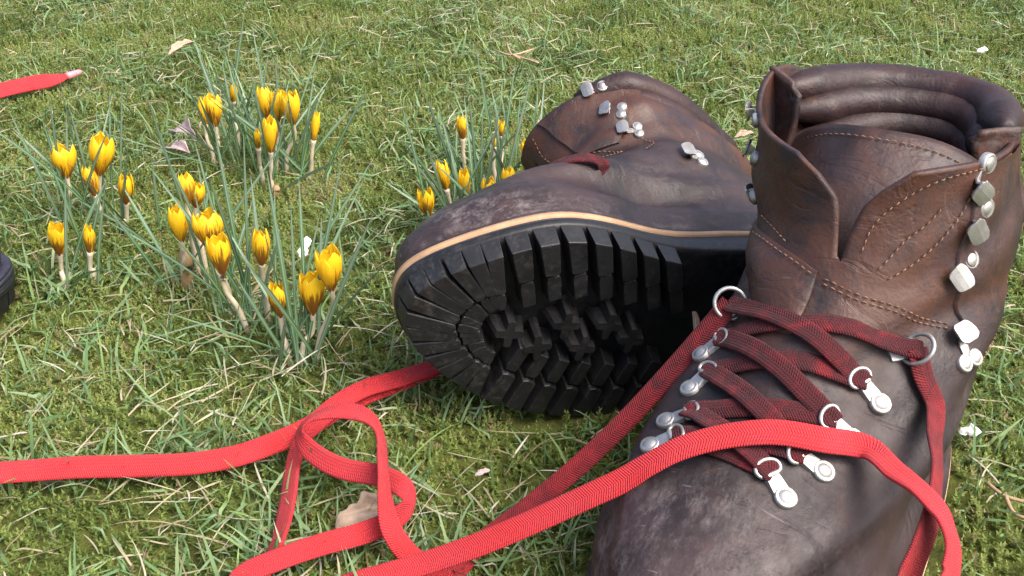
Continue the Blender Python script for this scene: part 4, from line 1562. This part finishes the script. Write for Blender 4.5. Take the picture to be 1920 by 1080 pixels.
th_, v_ = np.meshgrid(np.linspace(-np.pi, np.pi, 500), np.linspace(0, 9, 300))
th_f = np.linspace(-np.pi, np.pi, 700)
M3 = np.array(boot3.matrix_world)
for b in (boot1, boot2, None):
    src = b or boot1
    pts = [src.surf(th_.ravel(), v_.ravel())]
    for f in np.linspace(.02, .97 if b else .93, 60):
        q = sole_ring(th_f, 0, 0, 0)
        c = np.array([0, 13., 0])
        q = c + (q - c) * f
        q[:, 2] = .0
        pts.append(q)
    pts = np.vstack(pts)
    stamp(src.world(pts) if b else src.out(pts) @ M3[:3, :3].T + M3[:3, 3])


def low_at(x, y):
    ix = np.clip(((x - GX0) / GS).astype(int), 0, 499)
    iy = np.clip(((y - GY0) / GS).astype(int), 0, 499)
    return low[iy, ix]


def scatter(n, box, power=None):
    x = RNG.uniform(box[0], box[1], n)
    y = RNG.uniform(box[2], box[3], n)
    return x, y


def in_near(x, y):
    """the patch of lawn in front of the photographer, about 1.3 m deep"""
    return (np.abs(x) < .17 + .50 * y) & (y > .12) & (y < 1.5)


def patchy(x, y):
    return .5 + .5 * np.tanh(1.3 * smooth_noise(x, y, .34, 41) + .5 * smooth_noise(x, y, .11, 42))


def moss(name, n, box, near, size, K):
    x, y = scatter(n, box)
    keep = in_near(x, y) if near else ~in_near(x, y)
    keep &= low_at(x, y) > .006
    x, y = x[keep], y[keep]
    m = len(x)
    p = patchy(x, y)
    h = size * RNG.uniform(.0035, .0085, m) * (1.12 - .35 * p)
    z = ground_h(x, y) - .004 + .0012 * RNG.standard_normal(m)
    lx, ly = RNG.normal(0, .35, m), RNG.normal(0, .35, m)
    k = np.arange(K)
    f = (k + .6) / K                                                   # height on the shoot
    az = (k * 2.4)[None] + RNG.uniform(0, 6.28, m)[:, None]
    L = size * RNG.uniform(.0016, .0031, m)[:, None] * (1.1 - .45 * f)[None]
    el = (.15 + .95 * f)[None] + RNG.normal(0, .18, (m, K))
    B = np.stack([x[:, None] + lx[:, None] * h[:, None] * f, y[:, None] + ly[:, None] * h[:, None] * f, z[:, None] + h[:, None] * f], -1)
    D = np.stack([np.cos(az) * np.cos(el), np.sin(az) * np.cos(el), np.sin(el)], -1)
    S = np.stack([-np.sin(az), np.cos(az), 0 * az], -1)
    T = B + D * L[..., None]
    w_ = (L * .30)[..., None]
    V = np.stack([B - S * w_, B + S * w_, T], 2).reshape(-1, 3)
    col = .62 * (.5 + .32 * smooth_noise(x, y, .17, 51) + .20 * RNG.standard_normal(m)) + .10
    col = np.clip(col[:, None] + .22 * f[None] + .05 * RNG.standard_normal((m, K)), 0, .95)
    brown = RNG.random(m) < .05
    col[brown] = 1.
    o = link_mesh(name, mesh_np(name, V, np.arange(len(V)).reshape(-1, 3), False, {'rnd': np.repeat(col.ravel(), 3)}), M['moss'])
    tag(o, kind='stuff')
    return o


def blades(name, n, box, near, mat, lng, wid, elev, droop, thr, colr, z0=0., pts=None, clump=0):
    x, y = scatter(n, box) if pts is None else pts.T
    if clump:
        cx, cy = scatter(n // clump, box)
        idx = RNG.integers(0, len(cx), n)
        sp = RNG.uniform(.003, .012, n)
        x = cx[idx] + RNG.normal(0, 1, n) * sp
        y = cy[idx] + RNG.normal(0, 1, n) * sp
    keep = in_near(x, y) if near else ~in_near(x, y)
    keep &= low_at(x, y) > .03
    keep &= RNG.random(n) < thr(x, y)
    x, y = x[keep], y[keep]
    m = len(x)
    L = RNG.uniform(lng[0], lng[1], m) * RNG.uniform(.6, 1., m)
    W = RNG.uniform(wid[0], wid[1], m)
    az = RNG.uniform(0, 6.283, m)
    e0 = RNG.uniform(elev[0], elev[1], m)
    dr = RNG.uniform(droop[0], droop[1], m)
    bend = RNG.normal(0, .28, m)
    ns = 5
    P = np.zeros((m, ns + 1, 3))
    P[:, 0] = np.stack([x, y, ground_h(x, y) - .003 + z0], -1)
    A = np.zeros((m, ns + 1))
    for i in range(ns):
        f = (i + .5) / ns
        e = e0 - dr * f
        a = az + bend * f
        A[:, i] = a
        st_ = L / ns
        P[:, i + 1] = P[:, i] + np.stack([np.cos(a) * np.cos(e), np.sin(a) * np.cos(e), np.sin(e)], -1) * st_[:, None]
    A[:, ns] = A[:, ns - 1]
    gz = ground_h(P[..., 0], P[..., 1]) + .0015 + RNG.uniform(0, .004, m)[:, None]
    P[:, 1:, 2] = np.maximum(P[:, 1:, 2], gz[:, 1:])
    # blades bend aside where a boot stands
    lw = low_at(P[..., 0], P[..., 1])
    hit = (lw < P[..., 2] + .004).any(1)
    P, A, W, m0 = P[~hit], A[~hit], W[~hit], m
    m = len(P)
    roll = RNG.normal(0, .5, m)[:, None]
    S = np.stack([-np.sin(A) * np.cos(roll), np.cos(A) * np.cos(roll), np.broadcast_to(np.sin(roll), A.shape)], -1)
    prof = np.array([.75, 1., 1., .85, .55])
    V = np.zeros((m, 2 * ns + 1, 3))
    for i in range(ns):
        V[:, 2 * i] = P[:, i] - S[:, i] * (W * prof[i] / 2)[:, None]
        V[:, 2 * i + 1] = P[:, i] + S[:, i] * (W * prof[i] / 2)[:, None]
    V[:, 2 * ns] = P[:, ns]
    tri = []
    for i in range(ns - 1):
        a = 2 * i
        tri += [(a, a + 1, a + 3), (a, a + 3, a + 2)]
    tri.append((2 * ns - 2, 2 * ns - 1, 2 * ns))
    F = (np.arange(m)[:, None, None] * (2 * ns + 1) + np.array(tri)[None]).reshape(-1, 3)
    col = np.clip(colr[0] + colr[1] * RNG.standard_normal(m), 0, 1)
    C = np.repeat(col, 2 * ns + 1)
    o = link_mesh(name, mesh_np(name, V.reshape(-1, 3), F, True, {'rnd': C}), mat)
    tag(o, kind='stuff')
    return o


NEAR = (-.95, .95, .1, 1.5)
WIDE = (-1.7, 1.7, -.3, 2.7)
moss('moss', 185000, NEAR, True, 1.2, 11)
moss('moss', 70000, WIDE, False, 1.9, 9)
gp = lambda x, y: .30 + .70 * patchy(x, y)
blades('grass', 16000, NEAR, True, M['grass'], (.016, .046), (.0009, .0019), (.25, 1.35), (.2, 1.3), gp, (.5, .22), clump=5)
blades('grass', 46000, NEAR, True, M['grass'], (.008, .026), (.0006, .0013), (.4, 1.4), (.1, 1.0), gp, (.55, .22))
blades('grass', 26000, WIDE, False, M['grass'], (.025, .06), (.0015, .0028), (.3, 1.3), (.3, 1.5), gp, (.5, .24), clump=6)
sp_ = lambda x, y: np.clip(.25 + .5 * patchy(x, y) + .35 * (x < .05) * (y < .55), 0, 1)
blades('dead_grass', 24000, NEAR, True, M['straw'], (.010, .040), (.0004, .0011), (-.05, .5), (.0, .9), sp_, (.55, .25), .006)
blades('dead_grass', 12000, WIDE, False, M['straw'], (.015, .045), (.0010, .0018), (-.05, .5), (.0, .9), sp_, (.5, .25), .006)

# taller blades along the laces and the boots' edges: they stand up past what lies on the lawn
edge_px = [(-40, 900, 560, 835), (560, 840, 510, 1050), (440, 1095, 700, 1010), (700, 905, 790, 960), (600, 890, 700, 905), (640, 775, 830, 705), (740, 1090, 1000, 1010), (880, 790, 1250, 800),
           (800, 735, 900, 790), (1050, 1010, 1110, 1075), (0, 600, 40, 600), (1800, 830, 1840, 960)]
pp = []
for (x0, y0, x1, y1) in edge_px:
    ln_ = int(math.hypot(x1 - x0, y1 - y0) / 4.5)
    for f in RNG.random(ln_):
        g = on_ground(x0 + (x1 - x0) * f, y0 + (y1 - y0) * f)
        pp.append((g[0] + RNG.normal(0, .007), g[1] + RNG.normal(0, .007)))
pp = np.array(pp)
blades('grass', len(pp), NEAR, True, M['grass'], (.018, .042), (.0009, .0018), (.7, 1.45), (.1, .9), lambda x, y: np.ones_like(x), (.55, .25), pts=pp)
